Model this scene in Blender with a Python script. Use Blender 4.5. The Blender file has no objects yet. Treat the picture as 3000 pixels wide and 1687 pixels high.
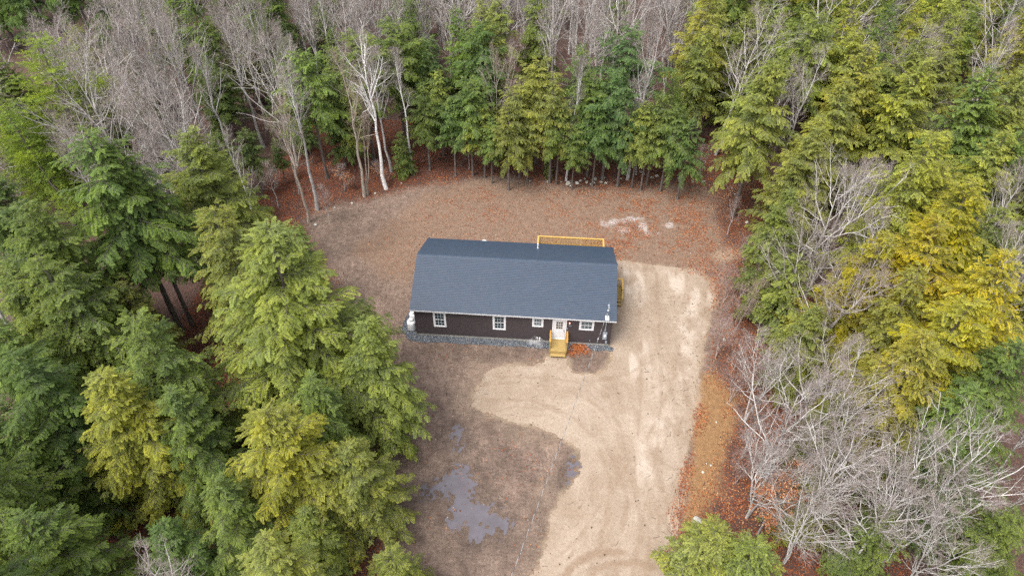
import bpy, bmesh, math, random
import numpy as np
from mathutils import Vector, Matrix
random.seed(7)
R_ = math.radians
scene = bpy.context.scene
COL = scene.collection

# ------------------------------------------------------------------ camera
CAM = np.array([10.5457, -38.0418, 41.9676])
ROT = np.array([[0.99726217, 0.07380741, 0.00454253],
                [0.05396838, -0.68445642, -0.72705352],
                [-0.05055278, 0.72530813, -0.68656576]])   # rows: right, down, forward
cd = bpy.data.cameras.new("camera")
cam = bpy.data.objects.new("camera", cd)
COL.objects.link(cam)
cd.sensor_width = 36.0
cd.lens = 24.0
cd.clip_start = 0.5
cd.clip_end = 2000.0
M = Matrix.Identity(4)
for r in range(3):
    M[r][0] = ROT[0][r]
    M[r][1] = -ROT[1][r]
    M[r][2] = -ROT[2][r]
    M[r][3] = CAM[r]
cam.matrix_world = M
scene.camera = cam

# ------------------------------------------------------------------ light
SUN_EL, SUN_AZ = 60.0, 222.0         # azimuth: direction the light comes from, from +Y clockwise
world = bpy.data.worlds.new("World")
scene.world = world
world.use_nodes = True
wn = world.node_tree
wn.nodes.clear()
w_out = wn.nodes.new("ShaderNodeOutputWorld")
w_bg = wn.nodes.new("ShaderNodeBackground")
w_sky = wn.nodes.new("ShaderNodeTexSky")
w_hsv = wn.nodes.new("ShaderNodeHueSaturation")
w_sky.sky_type = 'NISHITA'
w_sky.sun_disc = False
w_sky.sun_elevation = R_(SUN_EL)
w_sky.sun_rotation = R_(SUN_AZ)
w_sky.air_density = 1.0
w_sky.dust_density = 3.0
w_hsv.inputs['Saturation'].default_value = 0.22     # overcast: the sky is nearly grey
w_bg.inputs['Strength'].default_value = 0.15
wn.links.new(w_sky.outputs[0], w_hsv.inputs['Color'])
wn.links.new(w_hsv.outputs[0], w_bg.inputs['Color'])
wn.links.new(w_bg.outputs[0], w_out.inputs['Surface'])
sl = bpy.data.lights.new("sun", 'SUN')
sun = bpy.data.objects.new("sun", sl)
COL.objects.link(sun)
sl.energy = 1.15
sl.angle = R_(28.0)
sl.color = (1.0, 0.95, 0.87)
a = R_(SUN_AZ)
sd = Vector((math.sin(a) * math.cos(R_(SUN_EL)), math.cos(a) * math.cos(R_(SUN_EL)), math.sin(R_(SUN_EL))))
sun.rotation_euler = sd.to_track_quat('Z', 'Y').to_euler()
sun.location = sd * 120
vs = scene.view_settings
vs.view_transform = 'Standard'
vs.look = 'None'
vs.exposure = 1.68
vs.gamma = 1.0
vs.use_curve_mapping = False
scene.render.engine = 'CYCLES'
cy = scene.cycles
cy.max_bounces = 6
cy.diffuse_bounces = 4
cy.glossy_bounces = 2
cy.transmission_bounces = 3
cy.transparent_max_bounces = 6
cy.volume_bounces = 1
cy.use_denoising = False

# ------------------------------------------------------------------ helpers: picture point -> place
PXF, PXK = 2000.0, 3000.0 / 2576.0
def gp(u, v, z=0.0):
    d = ROT.T @ np.array([(u * PXK - 1500) / PXF, (v * PXK - 843.5) / PXF, 1.0])
    t = (z - CAM[2]) / d[2]
    p = CAM + t * d
    return float(p[0]), float(p[1])
def pj(P):
    c = (np.asarray(P, float) - CAM) @ ROT.T
    return np.stack([(1500 + PXF * c[..., 0] / c[..., 2]) / PXK, (843.5 + PXF * c[..., 1] / c[..., 2]) / PXK], -1)
def gpoly(pts, z=0.0):
    return np.array([gp(u, v, z) for u, v in pts])

# ------------------------------------------------------------------ helpers: noise and polygons
def vnoise(x, y, seed=0):
    def h(i, j):
        n = (i.astype(np.int64) * 374761393 + j.astype(np.int64) * 668265263 + seed * 974711) & 0xFFFFFFFF
        n = ((n ^ (n >> 13)) * 1274126177) & 0xFFFFFFFF
        return ((n ^ (n >> 16)) & 0xFFFF) / 65535.0
    x = np.asarray(x, float); y = np.asarray(y, float)
    i = np.floor(x); j = np.floor(y); f = x - i; g = y - j
    f = f * f * (3 - 2 * f); g = g * g * (3 - 2 * g)
    return (h(i, j) * (1 - f) + h(i + 1, j) * f) * (1 - g) + (h(i, j + 1) * (1 - f) + h(i + 1, j + 1) * f) * g
def fbm(x, y, seed=0, o=4):
    s = 0; a_ = 0.5; t = 0
    for k in range(o):
        s = s + a_ * vnoise(x * 2 ** k, y * 2 ** k, seed + k * 17); t += a_; a_ *= .5
    return s / t
def sdpoly(x, y, poly):
    """signed distance, negative inside"""
    x = np.asarray(x, float); y = np.asarray(y, float)
    d = np.full(x.shape, 1e18); ins = np.zeros(x.shape, bool)
    n = len(poly)
    for k in range(n):
        ax, ay = poly[k]; bx, by = poly[(k + 1) % n]
        ex, ey = bx - ax, by - ay
        t = np.clip(((x - ax) * ex + (y - ay) * ey) / (ex * ex + ey * ey + 1e-12), 0, 1)
        d = np.minimum(d, (x - ax - t * ex) ** 2 + (y - ay - t * ey) ** 2)
        c = ((ay > y) != (by > y)) & (x < (bx - ax) * (y - ay) / (by - ay + 1e-15) + ax)
        ins ^= c
    d = np.sqrt(d)
    return np.where(ins, -d, d)
def sdline(x, y, pts):
    d = np.full(np.shape(x), 1e18)
    for (ax, ay), (bx, by) in zip(pts[:-1], pts[1:]):
        ex, ey = bx - ax, by - ay
        t = np.clip(((x - ax) * ex + (y - ay) * ey) / (ex * ex + ey * ey + 1e-12), 0, 1)
        d = np.minimum(d, (x - ax - t * ex) ** 2 + (y - ay - t * ey) ** 2)
    return np.sqrt(d)
def sm(a_, b_, x):
    t = np.clip((x - a_) / (b_ - a_), 0, 1)
    return t * t * (3 - 2 * t)

# ------------------------------------------------------------------ helpers: meshes
def link(o, parent=None):
    COL.objects.link(o)
    if parent is not None:
        o.parent = parent
    return o
def tag(o, label=None, cat=None, group=None, kind=None):
    if label: o['label'] = label
    if cat: o['category'] = cat
    if group: o['group'] = group
    if kind: o['kind'] = kind
    return o
def empty(name, loc=(0, 0, 0), rz=0.0):
    o = bpy.data.objects.new(name, None)
    o.empty_display_size = 0.3
    o.location = loc
    o.rotation_euler = (0, 0, rz)
    return link(o)
def np_mesh(name, V, F, mat=None, attrs=None, smooth=False):
    """V (n,3); F an (m,k) array or a list of such arrays"""
    V = np.asarray(V, np.float32).reshape(-1, 3)
    Fs = F if isinstance(F, list) else [F]
    Fs = [np.asarray(f, np.int32) for f in Fs if len(f)]
    loops = np.concatenate([f.ravel() for f in Fs])
    tot = np.concatenate([np.full(len(f), f.shape[1], np.int32) for f in Fs])
    start = np.concatenate([[0], np.cumsum(tot)[:-1]]).astype(np.int32)
    me = bpy.data.meshes.new(name)
    me.vertices.add(len(V)); me.vertices.foreach_set('co', V.ravel())
    me.loops.add(len(loops)); me.loops.foreach_set('vertex_index', loops)
    me.polygons.add(len(tot)); me.polygons.foreach_set('loop_start', start)
    if smooth:
        me.polygons.foreach_set('use_smooth', np.ones(len(tot), bool))
    me.update(calc_edges=True)
    for k, (typ, dat) in (attrs or {}).items():
        at = me.attributes.new(k, typ, 'POINT')
        at.data.foreach_set({'FLOAT': 'value', 'FLOAT_COLOR': 'color', 'FLOAT_VECTOR': 'vector'}[typ], np.asarray(dat, np.float32).ravel())
    if mat: me.materials.append(mat)
    return me
def ob(name, me, parent=None, loc=None):
    o = bpy.data.objects.new(name, me)
    if loc is not None: o.location = loc
    return link(o, parent)

class MB:
    """collects boxes, prisms, tubes and lathes; build() links them as one mesh object"""
    def __init__(s): s.v = []; s.f = []; s.uv = {}
    def add(s, vs_, fs_):
        b = len(s.v); s.v += [tuple(p) for p in vs_]; s.f += [tuple(b + i for i in f) for f in fs_]
    def box(s, x0, x1, y0, y1, z0, z1, rz=0, c=None):
        P = [(x, y, z) for z in (z0, z1) for y in (y0, y1) for x in (x0, x1)]
        if rz:
            cx, cy_ = c or ((x0 + x1) / 2, (y0 + y1) / 2); co, si = math.cos(rz), math.sin(rz)
            P = [(cx + (x - cx) * co - (y - cy_) * si, cy_ + (x - cx) * si + (y - cy_) * co, z) for x, y, z in P]
        s.add(P, [(0, 2, 3, 1), (4, 5, 7, 6), (0, 1, 5, 4), (2, 6, 7, 3), (0, 4, 6, 2), (1, 3, 7, 5)])
    def beam(s, p, q, w, h):
        p = Vector(p); q = Vector(q); d = (q - p).normalized()
        up = Vector((0, 0, 1)) if abs(d.z) < .95 else Vector((0, 1, 0))
        sd_ = d.cross(up).normalized(); u = sd_.cross(d)
        P = [e + sd_ * (a_ * w / 2) + u * (b_ * h / 2) for e in (p, q) for a_, b_ in ((-1, -1), (1, -1), (1, 1), (-1, 1))]
        s.add(P, [(3, 2, 1, 0), (4, 5, 6, 7), (0, 1, 5, 4), (1, 2, 6, 5), (2, 3, 7, 6), (3, 0, 4, 7)])
    def tube(s, pts, r, n=8, cap=True):
        pts = [Vector(p) for p in pts]; rs = r if isinstance(r, (list, tuple)) else [r] * len(pts)
        b = len(s.v)
        for i, p in enumerate(pts):
            t = (pts[min(i + 1, len(pts) - 1)] - pts[max(i - 1, 0)]).normalized()
            ref = Vector((0, 0, 1)) if abs(t.z) < .9 else Vector((1, 0, 0))
            u = t.cross(ref).normalized(); w = t.cross(u)
            for k in range(n):
                an = 2 * math.pi * k / n
                s.v.append(tuple(p + (u * math.cos(an) + w * math.sin(an)) * rs[i]))
        for i in range(len(pts) - 1):
            for k in range(n):
                s.f.append((b + i * n + k, b + i * n + (k + 1) % n, b + (i + 1) * n + (k + 1) % n, b + (i + 1) * n + k))
        if cap:
            s.f.append(tuple(b + k for k in range(n))[::-1]); s.f.append(tuple(b + (len(pts) - 1) * n + k for k in range(n)))
    def lathe(s, prof, c=(0, 0, 0), n=24):
        b = len(s.v); m = len(prof)
        for r, z in prof:
            for k in range(n):
                an = 2 * math.pi * k / n
                s.v.append((c[0] + r * math.cos(an), c[1] + r * math.sin(an), c[2] + z))
        for i in range(m - 1):
            for k in range(n):
                s.f.append((b + i * n + k, b + i * n + (k + 1) % n, b + (i + 1) * n + (k + 1) % n, b + (i + 1) * n + k))
        s.f.append(tuple(b + k for k in range(n))[::-1]); s.f.append(tuple(b + (m - 1) * n + k for k in range(n)))
    def prism(s, poly, z0, z1):
        n = len(poly); b = len(s.v)
        s.v += [(x, y, z0) for x, y in poly] + [(x, y, z1) for x, y in poly]
        s.f.append(tuple(b + i for i in range(n))[::-1]); s.f.append(tuple(b + n + i for i in range(n)))
        for i in range(n):
            s.f.append((b + i, b + (i + 1) % n, b + n + (i + 1) % n, b + n + i))
    def build(s, name, mat, parent=None, bevel=0.0, smooth=False):
        me = bpy.data.meshes.new(name)
        me.from_pydata(s.v, [], s.f)
        bm = bmesh.new(); bm.from_mesh(me)
        bmesh.ops.recalc_face_normals(bm, faces=bm.faces)
        if bevel:
            bmesh.ops.bevel(bm, geom=list(bm.edges), offset=bevel, segments=1, affect='EDGES', clamp_overlap=True)
        if smooth:
            for f in bm.faces: f.smooth = True
        bm.to_mesh(me); bm.free()
        if smooth:
            try: me.set_sharp_from_angle(angle=R_(40))
            except Exception: pass
        me.materials.append(mat)
        return ob(name, me, parent)

# ------------------------------------------------------------------ helpers: materials
class NT:
    def __init__(s, name):
        s.m = bpy.data.materials.new(name); s.m.use_nodes = True
        s.t = s.m.node_tree; s.n = s.t.nodes; s.l = s.t.links
        s.n.clear()
        s.out = s.n.new('ShaderNodeOutputMaterial')
    def node(s, typ, **kw):
        nd = s.n.new(typ)
        for k, v in kw.items(): setattr(nd, k, v)
        return nd
    def put(s, sock, v):
        if isinstance(v, bpy.types.NodeSocket): s.l.new(v, sock)
        elif v is not None:
            if isinstance(v, (tuple, list)) and len(v) == 3 and sock.type == 'RGBA': v = (*v, 1)
            sock.default_value = v
    def pos(s): return s.node('ShaderNodeNewGeometry').outputs['Position']
    def obj(s): return s.node('ShaderNodeTexCoord').outputs['Object']
    def attr(s, name, out='Fac'): return s.node('ShaderNodeAttribute', attribute_name=name).outputs[out]
    def ocol(s): return s.node('ShaderNodeObjectInfo').outputs['Color']
    def orand(s): return s.node('ShaderNodeObjectInfo').outputs['Random']
    def noise(s, vec, scale, det=3, rough=.55, out='Fac', dist=0):
        nd = s.node('ShaderNodeTexNoise'); s.put(nd.inputs['Vector'], vec)
        nd.inputs['Scale'].default_value = scale; nd.inputs['Detail'].default_value = det; nd.inputs['Roughness'].default_value = rough
        nd.inputs['Distortion'].default_value = dist
        return nd.outputs[out]
    def voro(s, vec, scale, out='Color', feature='F1', rnd=1):
        nd = s.node('ShaderNodeTexVoronoi', feature=feature); s.put(nd.inputs['Vector'], vec)
        nd.inputs['Scale'].default_value = scale; nd.inputs['Randomness'].default_value = rnd
        return nd.outputs[out]
    def scale(s, vec, sc, rot=(0, 0, 0)):
        nd = s.node('ShaderNodeMapping'); s.put(nd.inputs['Vector'], vec)
        nd.inputs['Scale'].default_value = sc; nd.inputs['Rotation'].default_value = rot
        return nd.outputs[0]
    def ramp(s, fac, stops, interp='LINEAR'):
        nd = s.node('ShaderNodeValToRGB'); s.put(nd.inputs['Fac'], fac)
        e = nd.color_ramp.elements; nd.color_ramp.interpolation = interp
        while len(e) < len(stops): e.new(.5)
        for i, (p, c) in enumerate(stops):
            e[i].position = p
            e[i].color = (c, c, c, 1) if isinstance(c, (int, float)) else (*c, 1)
        return nd.outputs['Color']
    def mix(s, f, a_, b_, mode='MIX'):
        nd = s.node('ShaderNodeMix', data_type='RGBA', blend_type=mode)
        s.put(nd.inputs[0], f); s.put(nd.inputs[6], a_); s.put(nd.inputs[7], b_)
        return nd.outputs[2]
    def math(s, op, a_, b_=None, clamp=False):
        nd = s.node('ShaderNodeMath', operation=op, use_clamp=clamp); s.put(nd.inputs[0], a_)
        if b_ is not None: s.put(nd.inputs[1], b_)
        return nd.outputs[0]
    def sep(s, c):
        nd = s.node('ShaderNodeSeparateColor'); s.put(nd.inputs[0], c); return nd.outputs
    def hsv(s, c, h=.5, sa=1, v=1):
        nd = s.node('ShaderNodeHueSaturation'); s.put(nd.inputs['Color'], c)
        s.put(nd.inputs['Hue'], h); s.put(nd.inputs['Saturation'], sa); s.put(nd.inputs['Value'], v)
        return nd.outputs[0]
    def bump(s, h, dist=.02, st=.5):
        nd = s.node('ShaderNodeBump'); s.put(nd.inputs['Height'], h)
        nd.inputs['Distance'].default_value = dist; nd.inputs['Strength'].default_value = st
        return nd.outputs[0]
    def pbr(s, col, rough=.8, spec=.3, normal=None, metal=0, **kw):
        nd = s.node('ShaderNodeBsdfPrincipled')
        s.put(nd.inputs['Base Color'], col); s.put(nd.inputs['Roughness'], rough)
        s.put(nd.inputs['Specular IOR Level'], spec); s.put(nd.inputs['Metallic'], metal)
        if normal is not None: s.l.new(normal, nd.inputs['Normal'])
        for k, v in kw.items(): s.put(nd.inputs[k.replace('_', ' ')], v)
        s.l.new(nd.outputs[0], s.out.inputs['Surface'])
        return s.m
def simple(name, c, rough=.6, spec=.4, vary=.12, sc=6, metal=0):
    t = NT(name); n = t.noise(t.obj(), sc, 4)
    lo = tuple(x * (1 - vary) for x in c); hi = tuple(min(1, x * (1 + vary)) for x in c)
    return t.pbr(t.ramp(n, [(.3, lo), (.7, hi)]), rough, spec, metal=metal)
# ------------------------------------------------------------------ ground zones (plan coordinates, metres)
CLEAR = np.array([(-14.2, 14.2), (-12.9, 16.3), (-10.1, 17.9), (-6.7, 20.0), (-1.8, 22.2), (2.4, 23.3), (6.2, 24.0), (11, 22.9),
                  (15.2, 22.7), (23.7, 23.8), (27.6, 23.3), (27.9, 19.4), (27.4, 10.2), (26.6, 4), (24.6, -.6), (25.4, -4.5),
                  (24.6, -8), (23.6, -11.6), (20.6, -15.7), (19.4, -18.9), (18.4, -30), (18, -48), (2, -48), (2.2, -30), (1.6, -20.5),
                  (-.4, -14.9), (-3.4, -8), (-5.4, -3), (-8.2, 3), (-10.5, 7.5), (-13, 11.7)])
def GH(x, y):
    x = np.asarray(x, float); y = np.asarray(y, float)
    d = sdpoly(x, y, CLEAR)
    return sm(.5, 9, d) * (fbm(x * .09, y * .09, 3) - .42) * 1.6 + sm(.5, 3, d) * (fbm(x * .5, y * .5, 9) - .5) * .25
DRIVE = gpoly([(1551, 655), (1600, 662), (1690, 672), (1760, 681), (1797, 705), (1803, 745), (1784, 800), (1768, 880), (1756, 960), (1748, 1030),
               (1735, 1100), (1716, 1180), (1706, 1260), (1698, 1340), (1682, 1449), (1650, 1700), (1250, 1700), (1338, 1449), (1368, 1380),
               (1386, 1300), (1404, 1245), (1440, 1205), (1456, 1170), (1446, 1130), (1412, 1102), (1362, 1082), (1290, 1063), (1232, 1047),
               (1190, 1024), (1192, 1000), (1199, 975), (1213, 950), (1224, 934), (1262, 922), (1330, 920), (1366, 918), (1374, 893),
               (1426, 893), (1437, 935), (1455, 940), (1503, 938), (1529, 930), (1533, 880), (1534, 862)])
DRIVE = np.vstack([DRIVE, [(15.95, 0.2), (15.95, 8.4)]])
BANK = gpoly([(1764, 940), (1800, 930), (1846, 990), (1856, 1060), (1832, 1170), (1812, 1250), (1760, 1320), (1706, 1340), (1716, 1260), (1726, 1180), (1745, 1100), (1756, 1030)])
LAWN = np.array([(-9, 9.6), (-3, 20), (2.4, 23.2), (11, 22.8), (23.7, 23.6), (27.5, 22), (27.5, 12), (24, 10.2), (16.4, 10), (8, 9.4), (0, 9), (-2, 6)])
PUDDLES = [gpoly(p) for p in (
    [(1062, 1222), (1090, 1200), (1130, 1196), (1148, 1166), (1176, 1172), (1200, 1198), (1207, 1240), (1226, 1262), (1247, 1288), (1277, 1310),
     (1266, 1336), (1226, 1346), (1214, 1372), (1190, 1388), (1166, 1376), (1160, 1340), (1140, 1310), (1120, 1272), (1076, 1246)],
    [(1126, 1090), (1158, 1078), (1174, 1092), (1166, 1110), (1152, 1126), (1136, 1108)],
    [(1432, 1164), (1452, 1158), (1451, 1190), (1431, 1216), (1419, 1206)])]
LIME = [gpoly(p) for p in (
    [(1510, 565), (1530, 552), (1580, 546), (1612, 548), (1604, 556), (1560, 558), (1556, 568), (1530, 572)],
    [(1592, 566), (1610, 558), (1630, 563), (1630, 577), (1612, 583), (1594, 578)],
    [(1530, 572), (1570, 572), (1600, 580), (1560, 582)], [(1628, 580), (1664, 587), (1648, 591), (1632, 588)],
    [(1660, 560), (1692, 566), (1680, 571), (1662, 566)])]
STRIP = gpoly([(1762, 1030), (1742, 1130), (1722, 1200), (1712, 1270), (1700, 1330), (1688, 1400)])      # leaves blown along the drive
TRACKS = [gpoly(p) for p in ([(1412, 1460), (1440, 1420), (1480, 1396), (1530, 1388), (1566, 1390)],
                             [(1476, 1470), (1500, 1432), (1540, 1416), (1600, 1412), (1640, 1424)])]
REDBANK = gpoly([(1830, 860), (1900, 840), (1990, 900), (2010, 1040), (1990, 1200), (1880, 1290), (1780, 1330), (1820, 1240), (1850, 1120), (1866, 1020), (1840, 940)])
def leaf_density(x, y):
    d = sdpoly(x, y, CLEAR)
    f = sm(-1.6, 1.2, d + (fbm(x * .35, y * .35, 31) - .5) * 3)
    clump = sm(.44, .64, .6 * fbm(x * .45, y * .45, 51) + .4 * fbm(x * 1.7, y * 1.7, 52)) 
    out = .75 * f
    lw = sm(0, -2, sdpoly(x, y, LAWN))
    out = np.maximum(out, lw * (.09 + .85 * clump * sm(6, 22, x + .25 * (y - 10))))
    out = np.maximum(out, lw * .55 * sm(6, 1, np.hypot((x - 3) / 1.4, y - 18.5)) * clump)
    out = np.maximum(out, .8 * sm(4.2, .6, np.hypot((x - 25.2), (y - 9.0) * .8) + 2 * (fbm(x * .6, y * .6, 77) - .5)))
    sl_ = sdline(x, y, STRIP)
    out = np.maximum(out, 1.0 * sm(.75, .12, sl_ + (fbm(x * .7, y * .7, 12) - .45) * 1.7))
    front = ((x > -4) & (x < 16) & (y < -.8)).astype(float)
    out = np.maximum(out, front * .05 * sm(.4, .7, fbm(x * .5, y * .5, 91)))
    out = np.maximum(out, 1.0 * sm(1.5, -1, sdpoly(x, y, REDBANK) + (fbm(x * .5, y * .5, 14) - .5) * 4))
    out = out * (1 - .97 * sm(-.1, -.8, sdpoly(x, y, DRIVE) + (fbm(x * .8, y * .8, 5) - .5) * 1.0))
    return out

# ------------------------------------------------------------------ ground sheet
def axis(lo, hi, step, far_lo, far_hi):
    mid = np.arange(lo, hi + step * .5, step)
    def out(n, span): return np.cumsum(np.geomspace(step * 1.3, span / 5, n)) * span / np.sum(np.geomspace(step * 1.3, span / 5, n))
    return np.concatenate([lo - out(26, lo - far_lo)[::-1], mid, hi + out(30, far_hi - hi)])
gx = axis(-22, 36, .22, -260, 280); gy_ = axis(-26, 32, .22, -120, 330)
GX, GY = np.meshgrid(gx, gy_); x, y = GX.ravel(), GY.ravel()
dC = sdpoly(x, y, CLEAR); nz = fbm(x * .45, y * .45, 21) - .5
forest = sm(-.9, .9, dC + nz * 3.0)
bank = sm(.5, -.5, sdpoly(x, y, BANK) + nz * 1.6)
lime = np.zeros_like(x)
for p_ in LIME: lime = np.maximum(lime, sm(.25, -.35, sdpoly(x, y, p_) + (fbm(x * 1.6, y * 1.6, 40) - .5) * 1.6))
wet = np.zeros_like(x)
for p_ in PUDDLES: wet = np.maximum(wet, sm(1.9, .2, sdpoly(x, y, p_) + nz * 1.6))
wet = np.maximum(wet, .70 * (x < 13) * sm(-4.5, -8, y) * sm(.30, .60, .5 * fbm(x * .35, y * .35, 18) + .5 * fbm(x * 1.2, y * 1.2, 28)))
wet = np.maximum(wet, .75 * sm(4.5, .5, np.hypot((x - 8.5) / 1.3, y + 17.5)) * sm(.35, .6, fbm(x * .3, y * .3, 8)))
wet = np.maximum(wet, .55 * sm(1.6, .3, np.abs(y + 1.6)) * ((x > -1) & (x < 16)))
wet = np.maximum(wet, .5 * sm(2.2, .2, np.hypot((x + 9.5) / 1.6, (y - 13)) - 2.5))
lawn = sm(.8, -.8, sdpoly(x, y, LAWN) + nz * 2.5)
sand = sm(.3, -.1, sdpoly(x, y, DRIVE) + (fbm(x * 1.1, y * 1.1, 33) - .5) * 1.0)
sand = np.maximum(sand, .30 * sm(2.2, .2, np.abs(sdpoly(x, y, DRIVE)) + nz * 3) * (x < 12) * (y < -2))
sand = np.maximum(sand, .9 * sm(1.6, .3, np.hypot((x - gp(1830, 645)[0]) * .8, y - gp(1830, 645)[1]) + nz * 2))
one = np.ones_like(x)
GZ = GH(x, y)
nx_, ny_ = len(gx), len(gy_)
idx = np.arange(nx_ * ny_).reshape(ny_, nx_)
quads = np.stack([idx[:-1, :-1], idx[:-1, 1:], idx[1:, 1:], idx[1:, :-1]], -1).reshape(-1, 4)

def m_ground():
    t = NT('soil_and_litter'); P = t.pos()
    za = t.sep(t.attr('zone_a', 'Color')); zb = t.sep(t.attr('zone_b', 'Color'))
    n1 = t.noise(P, .55, 5, .6); n2 = t.noise(P, 2.6, 5, .62); n3 = t.noise(P, 16, 4, .6); n4 = t.noise(P, 55, 3, .6)
    sc = t.noise(t.scale(P, (.9, 3.6, 1), (0, 0, .5)), 1.6, 5, .65)
    dirt = t.mix(t.ramp(n1, [(.34, 0), (.66, 1)]), (0.137, 0.094, 0.074), (0.219, 0.155, 0.121))
    dirt = t.mix(t.ramp(n2, [(.38, .0), (.7, .75)]), dirt, (0.112, 0.076, 0.058))
    dirt = t.mix(t.ramp(sc, [(.45, 0), (.7, .55)]), dirt, (0.240, 0.175, 0.137))
    chips = t.voro(P, 13); chs = t.sep(chips)
    straw = t.mix(t.ramp(n2, [(.3, 0), (.7, 1)]), (0.166, 0.109, 0.080), (0.142, 0.091, 0.068))
    straw = t.mix(t.ramp(n3, [(.42, 0), (.68, .8)]), straw, (0.237, 0.164, 0.107))
    straw = t.mix(t.ramp(t.noise(t.scale(P, (30, 6, 1), (0, 0, .8)), 1.0, 3), [(.5, 0), (.72, .6)]), straw, (0.090, 0.056, 0.041))
    n5 = t.noise(P, 7, 5, .7); n6 = t.noise(t.scale(P, (2.2, .35, 1), (0, 0, -.9)), 2.2, 5, .7)
    n7 = t.noise(P, 1.5, 6, .72)
    dirt = t.mix(t.ramp(n7, [(.47, 0), (.60, .6)]), dirt, t.hsv(dirt, .5, 1.08, .60))
    straw = t.mix(t.ramp(n7, [(.47, 0), (.60, .5)]), straw, t.hsv(straw, .5, 1.05, .68))
    dirt = t.mix(t.ramp(n5, [(.46, 0), (.62, .65)]), dirt, t.hsv(dirt, .5, 1.05, .55))
    dirt = t.mix(t.ramp(n6, [(.50, 0), (.66, .5)]), dirt, t.hsv(dirt, .5, .9, 1.45))
    straw = t.mix(t.ramp(n5, [(.48, 0), (.62, .55)]), straw, t.hsv(straw, .5, 1.0, .6))
    base = t.mix(zb[0], dirt, straw)
    chipc = t.ramp(chs[0], [(0, (0.054, 0.030, 0.024)), (.35, (0.080, 0.044, 0.034)), (.62, (0.114, 0.058, 0.040)), (.82, (0.066, 0.043, 0.036)), (1, (0.149, 0.106, 0.079))], 'CONSTANT')
    chipc = t.mix(t.ramp(n1, [(.35, 0), (.65, .55)]), chipc, (0.059, 0.041, 0.035))
    base = t.mix(za[0], base, chipc)
    orange = t.mix(t.ramp(n2, [(.3, 0), (.7, 1)]), (0.231, 0.131, 0.059), (0.152, 0.084, 0.040))
    orange = t.mix(t.ramp(t.voro(P, 9, 'Distance'), [(.05, .8), (.12, 0)]), orange, (0.348, 0.287, 0.226))
    base = t.mix(za[1], base, orange)
    sandc = t.mix(t.ramp(n2, [(.3, 0), (.7, 1)]), (0.278, 0.209, 0.146), (0.217, 0.158, 0.110))
    base = t.mix(t.math('MULTIPLY', zb[1], t.ramp(n3, [(.3, .65), (.6, 1)])), base, sandc)
    base = t.mix(t.math('MULTIPLY', za[2], t.ramp(n3, [(.44, 0), (.6, 1)])), base, (0.470, 0.452, 0.444))
    base = t.mix(t.math('MULTIPLY', t.attr('wet'), .62), base, t.hsv(base, .5, 1.06, .34))
    base = t.mix(t.ramp(n4, [(.60, 0), (.75, .45)]), base, t.hsv(base, .5, .9, 1.7))
    base = t.mix(t.ramp(t.noise(P, 34, 3), [(.60, 0), (.72, .5)]), base, t.hsv(base, .5, 1, .45))
    h = t.math('ADD', t.math('MULTIPLY', n2, 1.0), t.math('ADD', t.math('MULTIPLY', n3, .5), t.math('MULTIPLY', n4, .2)))
    rough = t.math('SUBTRACT', .95, t.math('MULTIPLY', t.attr('wet'), .35))
    return t.pbr(base, rough, .25, t.bump(h, .10, .7))
ground = ob('ground', np_mesh('ground', np.stack([x, y, GZ], -1), quads, m_ground(), {
    'zone_a': ('FLOAT_COLOR', np.stack([forest, bank, lime, one], -1)),
    'zone_b': ('FLOAT_COLOR', np.stack([lawn, sand, one * 0, one], -1)), 'wet': ('FLOAT', wet)}, smooth=True))
tag(ground, kind='structure')

# driveway sheet
def m_drive():
    t = NT('packed_sand'); P = t.pos()
    n1 = t.noise(P, .35, 4, .6); n2 = t.noise(P, 2.2, 5, .62); n3 = t.noise(P, 14, 4, .65); n4 = t.noise(P, 60, 3)
    c = t.mix(t.ramp(n1, [(.36, 0), (.64, 1)]), (0.278, 0.219, 0.170), (0.238, 0.182, 0.136))
    c = t.mix(t.ramp(n2, [(.4, 0), (.72, .6)]), c, (0.207, 0.154, 0.113))
    c = t.mix(t.ramp(t.attr('streak'), [(.48, 0), (.70, .45)]), c, (0.173, 0.123, 0.087))
    c = t.mix(t.ramp(t.attr('streak'), [(.20, .5), (.40, 0)]), c, (0.322, 0.264, 0.211))
    c = t.mix(t.math('MULTIPLY', t.attr('pale'), .95), c, (0.352, 0.294, 0.243))
    c = t.mix(t.math('MULTIPLY', t.attr('damp'), .62), c, (0.168, 0.114, 0.075))
    c = t.mix(t.ramp(n3, [(.62, 0), (.72, .55)]), c, (0.149, 0.101, 0.068))
    c = t.mix(t.ramp(n4, [(.6, 0), (.75, .4)]), c, t.hsv(c, .5, .9, .55))
    n5 = t.noise(P, 6, 5, .72)
    c = t.mix(t.ramp(n5, [(.50, 0), (.64, .5)]), c, t.hsv(c, .5, 1.05, .68))
    c = t.mix(t.ramp(n5, [(.34, .4), (.46, 0)]), c, t.hsv(c, .5, .85, 1.3))
    h = t.math('ADD', t.math('MULTIPLY', t.attr('streak'), .7), t.math('ADD', n2, t.math('MULTIPLY', n3, .4)))
    return t.pbr(c, .95, .15, t.bump(h, .07, .6))
st = .11
dx_ = np.arange(-6, 26, st); dy_ = np.arange(-40, 11, st)
DX, DY = np.meshgrid(dx_, dy_); x, y = DX.ravel(), DY.ravel()
x = x + (vnoise(x * 9, y * 9, 1) - .5) * .06; y = y + (vnoise(x * 9, y * 9, 2) - .5) * .06
dd = sdpoly(x, y, DRIVE)
edge = dd + (fbm(x * .9, y * .9, 61) - .5) * .9 + (vnoise(x * 4, y * 4, 62) - .5) * .35
edge = np.where((x < 16.1) & (y > -.75), dd, edge)
ins = edge < 0
arc = np.hypot(x - 9.5, (y + 13.5) * 1.05); lin = x * 1.0 + y * .10
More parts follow.
